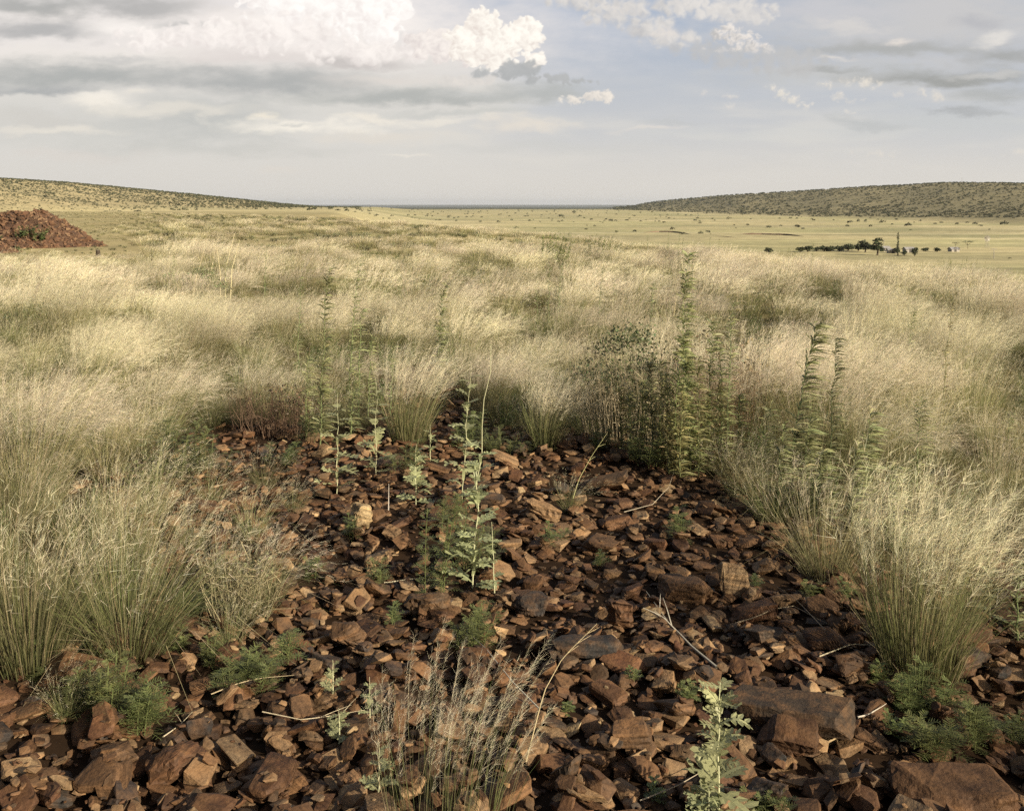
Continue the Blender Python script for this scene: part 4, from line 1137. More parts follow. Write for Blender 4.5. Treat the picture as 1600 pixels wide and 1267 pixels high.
# wind pump with spread vanes
x, y, z = at(1542, 388); h = 16 / F * y
r = empty("wind_pump", (x, y, z)); tag(r, "spindly wind pump standing right of the two flat topped thorn trees", "wind pump")
m = MB()
for sx in (-1, 1):
    for sy in (-1, 1): tube(m, [(sx * .9, sy * .9, 0), (sx * .12, sy * .12, h)], .045, (.2, .2, .2), 4)
for k in (.25, .5, .75):
    q = .9 - .78 * k
    for p, q2 in (((-q, -q), (q, -q)), ((q, -q), (q, q)), ((q, q), (-q, q)), ((-q, q), (-q, -q))): tube(m, [(*p, h * k), (*q2, h * k)], .03, (.2, .2, .2), 4)
m.build("tower", STEEL, r)
for k in range(8):
    a = k * math.pi / 4; ca, sa = math.cos(a), math.sin(a); m = MB()
    V = np.array([(ca * .35 - sa * .1, -.25, h + sa * .35 + ca * .1), (ca * .35 + sa * .1, -.3, h + sa * .35 - ca * .1), (ca * 1.5 + sa * .28, -.35, h + sa * 1.5 - ca * .28), (ca * 1.5 - sa * .28, -.2, h + sa * 1.5 + ca * .28)])
    m.add(np.concatenate([V, V + [0, .03, 0]]), [(0, 1, 2, 3), (7, 6, 5, 4), (0, 4, 5, 1), (1, 5, 6, 2), (2, 6, 7, 3), (3, 7, 4, 0)]); m.build("blade", STEEL, r)
m = MB(); box(m, -.03, .03, .3, 2.0, h - .35, h + .35); m.build("tail_vane", STEEL, r)

# eroded banks, a track and a dark road edge on the valley floor
EARTH = plain_mat("dark_bank_earth", (.15, .10, .065), .95); TRACK = plain_mat("pale_track_earth", (.50, .42, .28), .95); ROADM = plain_mat("dark_road_edge", (.11, .10, .075), .95)
def strip(name, pxs, wpx, mat, lift=.05, hm=0., lab=None):
    """a band lying on the ground along traced points; hm gives it a raised cut face"""
    P = []
    for i in range(len(pxs) - 1):
        (a, b), (c, d) = pxs[i], pxs[i + 1]; n = max(int(abs(c - a) / 6), 2)
        for k in range(n): P.append((a + (c - a) * k / n, b + (d - b) * k / n))
    P.append(pxs[-1]); mb = MB(); V = []
    for i, (px, py) in enumerate(P):
        x, y, z = at(px, py); w_ = wpx / F * y * 11 if hm == 0 else 0
        e = min(1, i / 3, (len(P) - 1 - i) / 3) * (1 + .35 * mnoise.noise(Vector((px * .31, py, 0))))
        if hm:
            hh = max(hm * e, .05)
            V += [(x, y, z - .2), (x, y + .6, z + hh * .75), (x, y + 1.6, z + hh), (x, y + 9, hgt(x, y + 9) - .3)]
        else: V += [(x, y - w_ / 2, hgt(x, y - w_ / 2) + lift), (x, y + w_ / 2, hgt(x, y + w_ / 2) + lift)]
    k = 4 if hm else 2; n = len(P)
    Q = [(i * k + j, (i + 1) * k + j, (i + 1) * k + j + 1, i * k + j + 1) for i in range(n - 1) for j in range(k - 1)]
    mb.add(V, Q); o = mb.build(name, mat); o["kind"] = "structure"; return o
strip("eroded_bank", [(1006, 363.5), (1030, 362.5), (1052, 363), (1082, 366.5)], 2, EARTH, hm=.9)
strip("eroded_bank", [(1155, 366), (1190, 366.5), (1225, 367.5), (1258, 369.5)], 2, EARTH, hm=.9)
strip("eroded_bank", [(1120, 369), (1150, 371)], 2, EARTH, hm=.5)
strip("track", [(860, 362), (930, 366), (1000, 372), (1100, 381)], .5, TRACK)
strip("road", [(1380, 397), (1450, 396), (1510, 401), (1600, 409), (1680, 416)], .22, ROADM)
strip("path", [(1470, 391), (1530, 391), (1600, 393)], .18, ROADM)

# the red rubble heaps on the left
def build_heap():
    xs = np.arange(-43, -18, .16); ys = np.arange(38, 57, .16); X, Y = np.meshgrid(xs, ys)
    hgn = .12 * vnoise(X / .9, Y / .9, 33) + .18 * vnoise(X / 2.6, Y / 2.6, 34) + .05 * vnoise(X / .35, Y / .35, 35)
    H_ = heap_h(X, Y) + hgn; Z = height(X, Y) - .25 + np.where(H_ > -.2, np.maximum(H_, -.2), -.2) + .2 * (H_ > 0) - .2
    nr, na = X.shape; keep = (H_ > -.6)
    i = np.arange(nr - 1)[:, None]; j = np.arange(na - 1)[None]
    Q = np.stack([i * na + j, i * na + j + 1, (i + 1) * na + j + 1, (i + 1) * na + j], -1).reshape(-1, 4)
    Q = Q[keep.ravel()[Q].any(1)]
    use = np.unique(Q); mp = np.full(X.size, -1); mp[use] = np.arange(len(use)); V = np.stack([X, Y, Z], -1).reshape(-1, 3)[use]; Q = mp[Q]
    mb = MB(); col = np.array([.075, .040, .022]) * (1 + .35 * vnoise(V[:, 0] / .8, V[:, 1] / .8, 3))[:, None]; mb.add(V - [-29.5, 51, 0], Q, col)
    m, ns, lk = new_mat("red_heap_earth"); a = nd(ns, "ShaderNodeAttribute", attribute_name="col"); b = ns.new("ShaderNodeBsdfPrincipled"); b.inputs["Roughness"].default_value = .95; oo = ns.new("ShaderNodeOutputMaterial")
    lk.new(a.outputs["Color"], b.inputs["Base Color"]); lk.new(b.outputs[0], oo.inputs[0])
    o = mb.build("rubble_heap", m, loc=(-29.5, 51, 0)); tag(o, "heap of red brown broken stone with green tufts on it, at the left edge", "rubble heap")
    st = MB(); g = np.random.default_rng(8); n = 0
    hz = lambda x, y: float(heap_h(x, y)) + .12 * float(vnoise(np.array([x / .9]), np.array([y / .9]), 33)[0]) + .18 * float(vnoise(np.array([x / 2.6]), np.array([y / 2.6]), 34)[0])
    RED = [tuple(.88 * v for v in c) for c in [(.115, .058, .030), (.09, .048, .026), (.145, .078, .040), (.065, .037, .021), (.20, .125, .07)]]
    while n < 6500:
        x = g.uniform(-38, -20); y = g.uniform(41, 51); h = hz(x, y)
        if h < .0: continue
        n += 1; s = .045 * 3.8 ** (g.random() ** 2.8); V, Fc = PROT[int(g.integers(90))]
        a = g.uniform(0, 6.28); M = np.array([[math.cos(a), -math.sin(a), 0], [math.sin(a), math.cos(a), 0], [g.normal() * .4, g.normal() * .4, 1]])
        c = np.array(RED[int(g.integers(5))]) * g.uniform(.8, 1.2)
        st.add((V * [s, s * .8, s * .5]) @ M.T + [x + 29.5, y - 51, hgt(x, y) - .22 + h], Fc, c)
    s_ = st.build("stones", m, o); s_["kind"] = "stuff"
    for k in range(12):
        x = g.uniform(-31, -22.5); y = g.uniform(41.5, 48.5) if k < 14 else g.uniform(46, 49); h = hz(x, y)
        if h < -.1: x += 2; h = hz(x, y)
        if h < -.1: continue
        b = MB(); forb(g, b, .7, 14, 14, .14, .02, rad=.35, wd=4, c=(.12, .15, .06), spread=.5)
        o2 = b.build("leafy_tuft", LEAF, loc=(x, y, hgt(x, y) - .3 + max(h, 0))); o2.scale = (g.uniform(.6, 1.1),) * 3
        tag(o2, "small green tuft rooted in the red rubble heap", "plant", "green tufts on the red rubble heap")
build_heap()
# ---------------------------------------------------------------- weeds and herbs, each one of its own
G_TALL = np.array([.22, .27, .125]); G_SILV = np.array([.36, .38, .20]); G_FERN = np.array([.17, .195, .075])
def spine(H, lean, bend, n=9, wob=.01, g=None):
    t = np.linspace(0, 1, n)
    x = lean[0] * t + bend[0] * t ** 2.5; y = lean[1] * t + bend[1] * t ** 2.5
    P = np.stack([x, y, H * t], 1)
    if g is not None: P[1:, :2] += g.normal(size=(n - 1, 2)) * wob
    return t, P
def tall_weed(px, py, pty, lab, group=None, topx=None, leaves=150, ll=.085, lw=.0055, t0=.05, wind=.5, col=G_TALL, r0=.006, seed=0, bare=0., dense_top=1., d=None, name="tall_weed", cat="weed"):
    x, y, z = at(px, py) if d is None else at_d(px, d); z = max(z, rz(x, y)) - .03
    H = (py - pty) / F * y; g = np.random.default_rng(int(px * 31 + py + seed))
    dx = ((topx if topx is not None else px) - px) / F * y
    r = empty(name, (x, y, z)); tag(r, lab, cat, group)
    t, P = spine(H, (dx * .35, 0), (dx * .65, 0), 10, H * .006, g)
    sm = MB(); tube(sm, P, r0 * (1.15 - t), np.array(col) * 1.15 if bare == 0 else (.36, .33, .20), 5); sm.build("stem", WOOD if bare else LEAF, r)
    n = int(leaves * 1.15); ll *= 1.25; lw *= .95; col = np.array(col) * [1.18, 1.02, 1.05]; s = t0 + (1 - t0 - bare) * rg_sorted(g, n); s = s + .011 * np.sin(s * 40 + px)
    ph = np.arange(n) * 2.399 + g.normal(size=n) * .3
    B = np.stack([np.interp(s, t, P[:, i]) for i in range(3)], 1)
    od = np.stack([np.cos(ph), np.sin(ph), g.uniform(.15, .8, n)], 1) + WIND * wind * g.uniform(.3, 1.2, (n, 1))
    od = unit(od); L = (ll * g.uniform(.6, 1.2, n) * (1.1 - .45 * s * dense_top))[:, None]
    P4 = np.stack([B, B + od * L * .35, B + od * L * .7 + [0, 0, -.06] * L * 1.5, B + od * L + WIND * wind * L * .25 + [0, 0, -.3] * L], 1)
    W = np.array([.35, 1, .8, .05])[None] * lw * g.uniform(.8, 1.2, (n, 1))
    lm = MB(); k = jit(g, np.array(col), n, .16); sd_ = unit(np.cross(od, [0, 0, 1.]) + np.array([0, 0, 1.]) * g.normal(size=(n, 1)) * .8)
    ribbons(lm, P4, W, sd_, np.stack([k * .85, k, k * 1.1, k * 1.15], 1)); lm.build("leaves", LEAF, r)
    return r
def rg_sorted(g, n): return np.sort(g.random(n))

def lobed_leaf(mb, B, dirv, L, w, col, g, up=.1):
    """jagged leaf: midrib with pairs of pointed lobes"""
    n = 6; t = np.linspace(0, 1, n); dirv = unit(dirv); sd_ = unit(np.cross(dirv, [0, 0, 1.])); nn = np.cross(sd_, dirv)
    curl = g.uniform(-.25, .35)
    P = B + dirv * (t * L)[:, None] + nn * (np.sin(t * 2.6) * L * curl)[:, None] - np.array([0, 0, 1]) * (t ** 2 * L * .18)[:, None]
    V = []; Fc = []; 
    cw = w * np.array([.14, .17, .2, .2, .16, .03])
    for i in range(n): V += [P[i] - sd_ * cw[i], P[i] + sd_ * cw[i]]
    for i in range(n - 1): b = 2 * i; Fc.append((b, b + 1, b + 3, b + 2))
    for i in range(1, n - 1):
        for s_ in (-1, 1):
            lw = w * (.62 + .4 * math.sin(math.pi * t[i])) * g.uniform(.75, 1.15); tip = P[i] + sd_ * s_ * lw + dirv * L * .10 + nn * g.normal() * .12 * w
            a0 = P[i] + sd_ * s_ * cw[i] - dirv * L * .055; a1 = P[i] + sd_ * s_ * cw[i] + dirv * L * .085
            mid = P[i] + sd_ * s_ * lw * .62 - dirv * L * .045 + nn * .05 * w; mid2 = P[i] + sd_ * s_ * lw * .72 + dirv * L * .14
            b = len(V); V += [a0, mid, tip, mid2, a1]; Fc += [(b, b + 1, b + 2, b + 3), (b, b + 3, b + 4, b + 4)]
    V = np.array(V); Q = [f for f in Fc if f[2] != f[3]]; T = [f[:3] for f in Fc if f[2] == f[3]]
    c = np.array(col) * g.uniform(.8, 1.15); K = np.tile(c, (len(V), 1)); K[:2 * n] *= 1.12
    off = mb.n; mb.add(V, Q, K)
    mb.F.append(np.array(T, np.int32) + off); mb.M.append(np.zeros(len(T), np.int32))
def thistle(px, py, pty, lab, topx=None, nleaf=18, L0=.11, t0=.08, t1=.9, col=G_SILV, d=None, name="silvery_thistle", r0=.0055, seed=0, flat=0.):
    x, y, z = at(px, py) if d is None else at_d(px, d); z = max(z, rz(x, y)) - .02
    H = (py - pty) / F * y; g = np.random.default_rng(int(px * 17 + py) + seed); dx = ((topx or px) - px) / F * y
    r = empty(name, (x, y, z)); tag(r, lab, "weed")
    t, P = spine(H, (dx * .8, 0), (dx * .2, 0), 10, H * .006, g)
    sm = MB(); tube(sm, P, r0 * .55 * (1.2 - .85 * t), (.46, .46, .29), 6); sm.build("stem", WOOD, r)
    lm = MB()
    for k in range(nleaf):
        s = t0 + (t1 - t0) * (k + g.uniform(-.3, .3)) / nleaf; ph = k * 2.4 + g.normal() * .4
        B = np.array([np.interp(s, t, P[:, i]) for i in range(3)]); L = L0 * 1.3 * g.uniform(.7, 1.2) * (1.2 - .75 * s)
        dv = np.array([math.cos(ph), math.sin(ph) * .8, g.uniform(.0, .75)])
        lobed_leaf(lm, B, dv, L, L * .34, np.array(col) * g.uniform(.75, 1.15), g)
    lm.build("leaves", LEAF, r); return r

def feather_herb(px, py, hpx, wpx, lab, group=None, stems=7, col=G_FERN, name="feathery_herb", d=None, seed=0, dense=1., cat="herb", leafL=None):
    x, y, z = at(px, py) if d is None else at_d(px, d); z = max(z, rz(x, y)) - .02
    H = hpx / F * y; Wd = wpx / F * y; g = np.random.default_rng(int(px * 13 + py * 7) + seed)
    r = empty(name, (x, y, z)); tag(r, lab, cat, group)
    sm = MB(); lm = MB()
    for k in range(stems):
        a = g.uniform(0, 6.283); q = math.sqrt(g.random()) if stems > 1 else 0
        off = np.array([math.cos(a) * Wd * .42, math.sin(a) * Wd * .3, 0]) * q; h = H * g.uniform(.6, 1.05) * (1 - .35 * q)
        t = np.linspace(0, 1, 5)[:, None]; P = off * (.75 + .35 * t) + np.array([WIND[0] * .05 * h, 0, 0]) * t ** 2 + np.array([0, 0, 1]) * t * h
        c0 = np.array(col) * g.uniform(.75, 1.2); tube(sm, P, min(h * .008, .0022) + .0008, c0 * .9, 4)
        nl = int(11 * dense * max(1, min(H / .22, 2.5))) + 3
        LL = (leafL or min(.12, H * .5))
        for j in range(nl):
            s = .12 + .88 * j / nl; ph = j * 2.4 + a; B = np.array([np.interp(s, t[:, 0], P[:, i]) for i in range(3)])
            dv = unit(np.array([math.cos(ph), math.sin(ph), g.uniform(.25, 1.1)])); L = LL * g.uniform(.7, 1.15) * (1.1 - .5 * s)
            m = 7; u = np.linspace(0.1, 1, m); rc = B + dv * (u * L)[:, None] - np.array([0, 0, 1]) * (u ** 2 * L * .35)[:, None] + WIND * (u ** 2 * L * .15)[:, None]
            sd_ = unit(np.cross(dv, [0, 0, 1.]))
            ribbons(lm, np.concatenate([B[None], rc])[None], np.full((1, m + 1), .0009), sd_[None], (c0 * .9)[None, None])
            ll = L * .38 * np.sin(np.pi * (.15 + .8 * u))[:, None]
            for s_ in (-1, 1):
                tip = rc + (sd_ * s_ * .8 + dv * .65) * ll + [0, 0, -.15] * ll + g.normal(size=(m, 3)) * ll * .1
                nrm = np.tile(unit(np.cross(dv, sd_) * .3 + dv), (m, 1))
                V0 = rc; mid = rc * .45 + tip * .55; wv = .0030
                Pm = np.stack([V0, mid, tip], 1); ribbons(lm, Pm, np.tile(np.array([.5, 1, .1]) * wv, (m, 1)), nrm, jit(g, c0, m, .14)[:, None])
    sm.build("stem", LEAF, r); lm.build("leaves", LEAF, r); return r

# tall green weeds rising out of the grass: px, py base, top py, top px, label
RGT = "tall green weeds crowding the dark bush right of centre"
TW = [
 (500, 705, 420, 515, "tall narrow green weed at left of centre, dark above and leafy low down", dict(leaves=300, ll=.11, lw=.007)),
 (545, 640, 400, 563, "slender faint green weed leaning right, beside the tall narrow one left of centre", dict(leaves=200, ll=.09, col=(.22, .27, .12))),
 (683, 618, 445, 694, "green weed at the head of the stony path", dict(leaves=230, ll=.11, lw=.008)),
 (857, 520, 410, 858, "left one of the paired dark weeds in the pale grass above centre", dict(leaves=110)),
 (871, 520, 408, 878, "right one of the paired dark weeds in the pale grass above centre", dict(leaves=110)),
 (838, 530, 450, 840, "shorter weed left of the paired dark weeds", dict(leaves=90)),
 (936, 500, 412, 943, "single green weed in the pale grass right of the paired dark weeds", dict(leaves=100)),
 (957, 505, 432, 960, "thin faint weed beside the single green weed in pale grass", dict(leaves=60)),
 (1016, 560, 440, 1022, "bushy topped green weed rising behind the dark leafed bush", dict(leaves=200, ll=.10)),
 (1056, 735, 395, 1078, "tallest green weed right of centre, its tip above all others there", dict(leaves=330, ll=.12, lw=.008, col=(.27, .34, .15))),
 (1078, 745, 520, 1070, "leafy weed left in the cluster in front of the dark bush", dict(leaves=260, ll=.11, lw=.008, col=(.21, .26, .11))),
 (1020, 720, 560, 1014, "blurred grey green weed in front of the dark bush", dict(leaves=260, ll=.1, lw=.007, col=(.22, .25, .13))),
 (1045, 730, 580, 1040, "pale green weed standing close to the rubble edge", dict(leaves=260, ll=.1, lw=.007, col=(.24, .27, .14))),
 (1108, 735, 495, 1112, "tall grey green weed right of the tallest weed", dict(leaves=260, ll=.1, lw=.007, col=(.20, .24, .11))),
 (1137, 715, 470, 1146, "thin dark weed at the right end of the weed cluster", dict(leaves=200)),
 (1187, 765, 628, 1204, "bent green weed at the upper right edge of the rubble", dict(leaves=150, ll=.12, wind=1.)),
 (1233, 770, 500, 1280, "large weed bowed over to the right with streaming leaves", dict(leaves=260, ll=.15, lw=.007, wind=1.5)),
 (1297, 780, 520, 1306, "pale green windswept weed right of the bowed one", dict(leaves=220, ll=.10, wind=1.2, col=(.14, .17, .08))),
 (1418, 610, 480, 1428, "dark green weed alone in pale grass at far right", dict(leaves=150)),
 (1432, 770, 620, 1440, "blurred green weed behind the big feathery tussock", dict(leaves=200, ll=.12)),
 (1472, 700, 465, 1488, "tall seedy pale stalk at the right with small yellowish leaves", dict(leaves=120, ll=.04, col=(.27, .27, .14))),
 (1573, 715, 640, 1579, "short leafy green weed near the right picture edge", dict(leaves=110, ll=.10)),
 (1268, 450, 375, 1270, "thin weed on the brow of the field below the right hill", dict(leaves=60)),
 (1555, 470, 420, 1559, "thin weed near the right edge on the brow", dict(leaves=50)),
 (413, 470, 385, 416, "dark upright weed at upper left in front of the green patch", dict(leaves=80)),
 (270, 480, 400, 271, "upright weed left in the group of upper left weeds", dict(leaves=80)),
 (331, 480, 402, 333, "upright weed in the middle of the upper left weeds", dict(leaves=80)),
 (352, 470, 395, 354, "upright weed right in the group of upper left weeds", dict(leaves=80)),
 (166, 450, 408, 167, "small dark weed in pale grass right of the red heap", dict(leaves=60)),
 (78, 440, 410, 79, "small dark weed in pale grass below the red heap", dict(leaves=60)),
 (136, 452, 424, 136, "smallest dark weed below the red heap", dict(leaves=50)),
 (465, 600, 430, 470, "faint dark green weed left of the tall narrow one", dict(leaves=120)),
 (1590, 1000, 870, 1592, "dark shaded weed on the rubble at the right picture edge", dict(leaves=110)),
]
for px, py, ty, tx, lab, kw in TW: tall_weed(px, py, ty, lab, topx=tx, **kw)
for k, (px, py, ty) in enumerate([(1010, 410, 365), (1043, 412, 362), (1060, 412, 360), (1066, 412, 370), (1108, 415, 362), (1122, 415, 372), (1000, 408, 378), (1160, 420, 385)]):
    tall_weed(px, py, ty, "thin upright weed on the brow with the valley behind it", "thin weeds along the brow of the field", topx=px + 2, leaves=55, ll=.07, r0=.008, lw=.008)
for k, (px, py, ty) in enumerate([(985, 725, 610), (1002, 712, 590), (1032, 735, 560), (1062, 750, 600), (1070, 735, 470), (1092, 748, 560), (1099, 742, 620), (1122, 745, 590), (1128, 735, 530), (1152, 750, 610), (970, 705, 600), (1045, 745, 640)]):
    tall_weed(px, py, ty, "one of the crowded grey green weeds standing before the dark leafed bush", "crowded grey green weeds before the dark leafed bush", topx=px + (k * 7) % 11 - 3, leaves=170, ll=.095, lw=.0065, col=(.20 + .01 * (k % 4), .25, .11), wind=.8)
for k, (px, py, ty) in enumerate([(478, 690, 560), (560, 665, 480), (610, 650, 540), (575, 650, 520), (548, 690, 590)]):
    tall_weed(px, py, ty, "slim light green weed among the grass left of the stony path", "slim light green weeds left of the stony path", topx=px + 4 + k, leaves=130, ll=.085, lw=.0055, col=(.24, .29, .13), wind=.7)
for k, (px, py, ty) in enumerate([(1215, 800, 660), (1255, 800, 640), (1275, 830, 700), (1330, 830, 690), (1350, 800, 640), (1385, 860, 720)]):
    tall_weed(px, py, ty, "green weed half sunk in the grass behind the straw coloured tussock", "green weeds in the grass behind the straw coloured tussock", topx=px + 10, leaves=150, ll=.12, lw=.007, wind=1.2)
# dry bare stalks
def stalk(pts_px, lab, r0=.004, col=(.55, .48, .30), group=None, name="dry_stalk", side=None, up=True, zoff=None):
    """a stalk rising from pts_px[0]; the other points are read at the same distance"""
    x, y, z = at(*pts_px[0]); z = max(z, rz(x, y)); r = empty(name, (x, y, z)); tag(r, lab, "stalk", group)
    P = [((p[0] - pts_px[0][0]) / F * y, .02 * i, (pts_px[0][1] - p[1]) / F * y) for i, p in enumerate(pts_px)]
    m = MB(); n = len(P); q = np.linspace(0, 1, max(n * 3, 6)); A = np.array(P); s = np.linspace(0, 1, n)
    C_ = np.stack([np.interp(q, s, A[:, i]) for i in range(3)], 1); tube(m, C_, r0 * (1.1 - .75 * q), col, 5); m.build("stem", WOOD, r)
    if side:
        m = MB()
        for (t, dx, dz) in side:
            B = np.array([np.interp(t, q, C_[:, i]) for i in range(3)]); tube(m, [B, B + [dx * .5, 0, dz * .6], B + [dx, .01, dz]], [r0 * .6, r0 * .4, r0 * .15], col, 4)
        m.build("side_branch", WOOD, r)
    return r
for k, p in enumerate([[(322, 475), (328, 430), (336, 388)], [(352, 470), (352, 420), (366, 365)], [(360, 470), (362, 420), (374, 375)], [(300, 480), (305, 440), (318, 392)], [(345, 470), (344, 430), (338, 385)]]):
    stalk(p, "pale dry stalk standing out of the grass at upper left", .009, group="pale dry stalks at upper left")
stalk([(150, 512), (175, 470), (196, 440), (200, 436)], "pale dry stalk leaning right in the grass below the red heap", .006)
# silvery lobed plants
thistle(738, 928, 535, "tall silvery thistle in mid rubble with a long bare pale stalk on top", topx=765, nleaf=26, L0=.125, t0=.03, t1=.60, r0=.007)
thistle(722, 790, 572, "silvery thistle behind the tall one, reaching its middle", topx=737, nleaf=22, L0=.13, t1=.95)
thistle(650, 790, 692, "short silvery thistle with jagged leaves left of the tall one", nleaf=14, L0=.12)
thistle(526, 775, 615, "silvery thistle at the upper left edge of the rubble", topx=529, nleaf=20, L0=.14)
thistle(588, 745, 590, "silvery thistle left of the narrow pale tussock", nleaf=20, L0=.13)
thistle(672, 720, 660, "little silvery thistle below the stony path", nleaf=10, L0=.09)
thistle(1122, 1300, 1062, "big silvery thistle cut by the bottom edge of the picture, right of centre", topx=1124, nleaf=26, L0=.12, t0=.1, t1=1., r0=.007)
thistle(1108, 1310, 1215, "spreading lower leaves of a second thistle at the bottom edge", nleaf=12, L0=.11, seed=3)
thistle(1547, 985, 840, "slim pale thistle on the shaded rubble at far right", topx=1544, nleaf=16, L0=.075, r0=.006)
thistle(772, 935, 810, "small faded thistle just right of the tall silvery thistle", topx=768, nleaf=10, L0=.09, col=(.30, .33, .18))
thistle(520, 1100, 1040, "small round leaved silvery weed at left of the bottom", nleaf=12, L0=.05)
thistle(578, 1130, 1050, "slim silvery weed in front of the dark square faced stone", nleaf=14, L0=.06)
thistle(530, 1165, 1105, "low silvery weed between stones at lower left", nleaf=10, L0=.06)
thistle(592, 1270, 1180, "silvery weed at the bottom edge left of the wispy grass", nleaf=14, L0=.06)
# feathery herbs: px, py, height px, width px, stems, label
FH = [
 (172, 1125, 110, 150, 12, "wide bright green feathery clump in front of the broad tussock at left"),
 (215, 1150, 100, 70, 6, "bright feathery herb right of the wide green clump"),
 (375, 1085, 80, 120, 9, "pale green feathery clump among stones left of centre"),
 (330, 1040, 50, 50, 4, "low feathery herb above the pale green clump"),
 (445, 1055, 70, 40, 3, "upright feathery sprig right of the pale green clump"),
 (675, 930, 215, 60, 3, "tall feathery herb left of the tall silvery thistle"),
 (745, 975, 30, 90, 6, "feathery leaves spread below the tall silvery thistle"),
 (735, 1010, 85, 80, 5, "yellow green feathery herb under the tall silvery thistle"),
 (735, 890, 120, 110, 6, "feathery foliage wrapped about the base of the tall thistle"),
 (590, 935, 45, 40, 3, "small feathery sprig above the striped block"),
 (612, 985, 40, 30, 2, "tiny feathery sprig left of the striped block"),
 (490, 905, 50, 40, 3, "feathery sprig beside the narrow straw coloured stone"),
 (1440, 1115, 90, 110, 9, "bright green feathery clump at the foot of the big feathery tussock"),
 (1462, 1190, 90, 60, 5, "feathery herb with star like tufts below the green clump at right"),
 (1385, 1075, 50, 70, 4, "low green herb left of the big tussock's foot"),
 (1520, 1165, 90, 70, 5, "grassy green herb near the lower right corner"),
 (1590, 1160, 60, 40, 3, "small green herb at the right picture edge"),
 (1068, 1110, 42, 60, 4, "dark little feathery herb above the big cut off thistle"),
 (1022, 1250, 42, 30, 2, "tiny feathery sprig at the bottom, left of the big thistle"),
 (1190, 1290, 70, 90, 8, "fine stemmed green herb at the bottom edge right of the big thistle"),
 (1060, 845, 60, 40, 3, "thin feathery sprig in the upper right rubble"),
 (1265, 935, 40, 40, 3, "small sprig beside the straw coloured tussock"),
 (1318, 945, 45, 30, 2, "small upright sprig below the straw coloured tussock"),
 (858, 862, 40, 60, 3, "low feathery sprig in mid rubble"),
 (940, 885, 38, 36, 2, "small feathery sprig right of mid rubble"),
 (1180, 925, 35, 30, 2, "tiny sprig behind the jagged flake"),
 (430, 725, 60, 80, 6, "soft green feathery clump at the upper left of the rubble"),
 (475, 700, 60, 60, 5, "bright feathery clump below the tall narrow weed"),
 (690, 830, 70, 90, 5, "feathery herb with pale arching leaves in upper rubble"),
 (640, 745, 60, 70, 5, "loose feathery clump by the short silvery thistle"),
 (740, 700, 90, 70, 6, "yellowish feathery bush behind the tall thistle"),
 (270, 745, 120, 130, 14, "large soft green feathery bush at the upper left edge of the rubble"),
 (225, 770, 70, 80, 7, "green feathery clump left of the large soft bush"),
 (330, 745, 70, 90, 7, "arching green herb right of the large soft bush"),
 (800, 705, 50, 120, 12, "dark green feathery mat along the upper edge of the rubble"),
 (1010, 735, 60, 90, 9, "dark green feathery mat at the foot of the weed cluster"),
 (930, 700, 45, 90, 7, "low green herbs along the upper right edge of the rubble"),
 (60, 1050, 60, 110, 7, "low green herbs under the left tussocks"),
 (300, 960, 60, 60, 5, "grey green feathery herb beside the broad tussock"),
 (1250, 820, 110, 60, 7, "soft dark green herb in the shade of the right grass edge"),
 (545, 845, 40, 40, 3, "tiny sprig left of the pale yellow stone"),
 (270, 1010, 40, 60, 4, "low sprigs at the foot of the broad green based tussock"),
 (880, 1120, 28, 40, 2, "tiny sprig in the lower middle rubble"),
 (985, 1075, 30, 30, 2, "tiny sprig right of the long grey brown slab"),
 (1395, 1150, 40, 50, 3, "small dark sprig left of the star tufted herb"),
]
for px, py, hp, wp, st, lab in FH: feather_herb(px, py, hp, wp, lab, stems=st, dense=1.2 if hp > 80 else 1.)

# fallen dead twigs and straws lying on the stones: traced points on the pile
def fallen(ps, lab, r0=.004, col=(.42, .38, .30), forks=(), lift=.035, name="fallen_twig"):
    P = []
    for px, py in ps:
        x, y, z = at(px, py); P.append((x, y, rz(x, y)))
    P = np.array(P); q = np.linspace(0, 1, max(len(P) * 4, 8)); s = np.linspace(0, 1, len(P))
    C_ = np.stack([np.interp(q, s, P[:, i]) for i in range(3)], 1)
    z0 = np.array([rz(a, b) for a, b in C_[:, :2]]); zz = np.interp(q, [0, .5, 1], [z0[:3].max(), max(z0.max() - .02, 0), z0[-3:].max()]); C_[:, 2] = np.maximum(zz, z0 - .01) + lift * .4
    for _ in range(2): C_[1:-1, 2] = (C_[:-2, 2] + C_[1:-1, 2] + C_[2:, 2]) / 3
    m = MB(); o = C_[0].copy(); tube(m, C_ - o, r0 * (1.1 - .8 * q), col, 5)
    for (t, dx, dy, dz) in forks:
        B = np.array([np.interp(t, q, C_[:, i]) for i in range(3)]) - o; tube(m, [B, B + [dx * .5, dy * .5, dz * .6], B + [dx, dy, dz]], [r0 * .6, r0 * .45, r0 * .2], col, 4)
    ob = m.build(name, WOOD, loc=o); tag(ob, lab, "twig"); return ob
fallen([(1120, 1062), (1080, 1025), (1045, 990), (1010, 945)], "bleached forked branch lying on the stones above the big cut off thistle", .0062, (.36, .33, .27),
       [(.55, -.10, .10, .06), (.62, -.02, .16, .08), (.70, -.12, .03, .05), (.8, .02, .09, .05)])
fallen([(842, 1140), (800, 1095), (765, 1050), (738, 1018)], "thin grey stem slanting over the stones behind the wispy grass", .0035, (.36, .33, .27))
fallen([(975, 806), (1020, 798), (1045, 775), (1052, 755)], "curved pale straw in the upper right rubble", .0022, (.5, .45, .33))
fallen([(330, 1110), (400, 1090), (470, 1078)], "long straw lying left of the bottom centre", .0022, (.42, .34, .22))
fallen([(410, 1160), (470, 1165), (530, 1150), (570, 1140)], "pale branched straw lying at lower left", .0024, (.5, .43, .30), [(.5, .12, .08, .01), (.7, .05, .1, .02)])
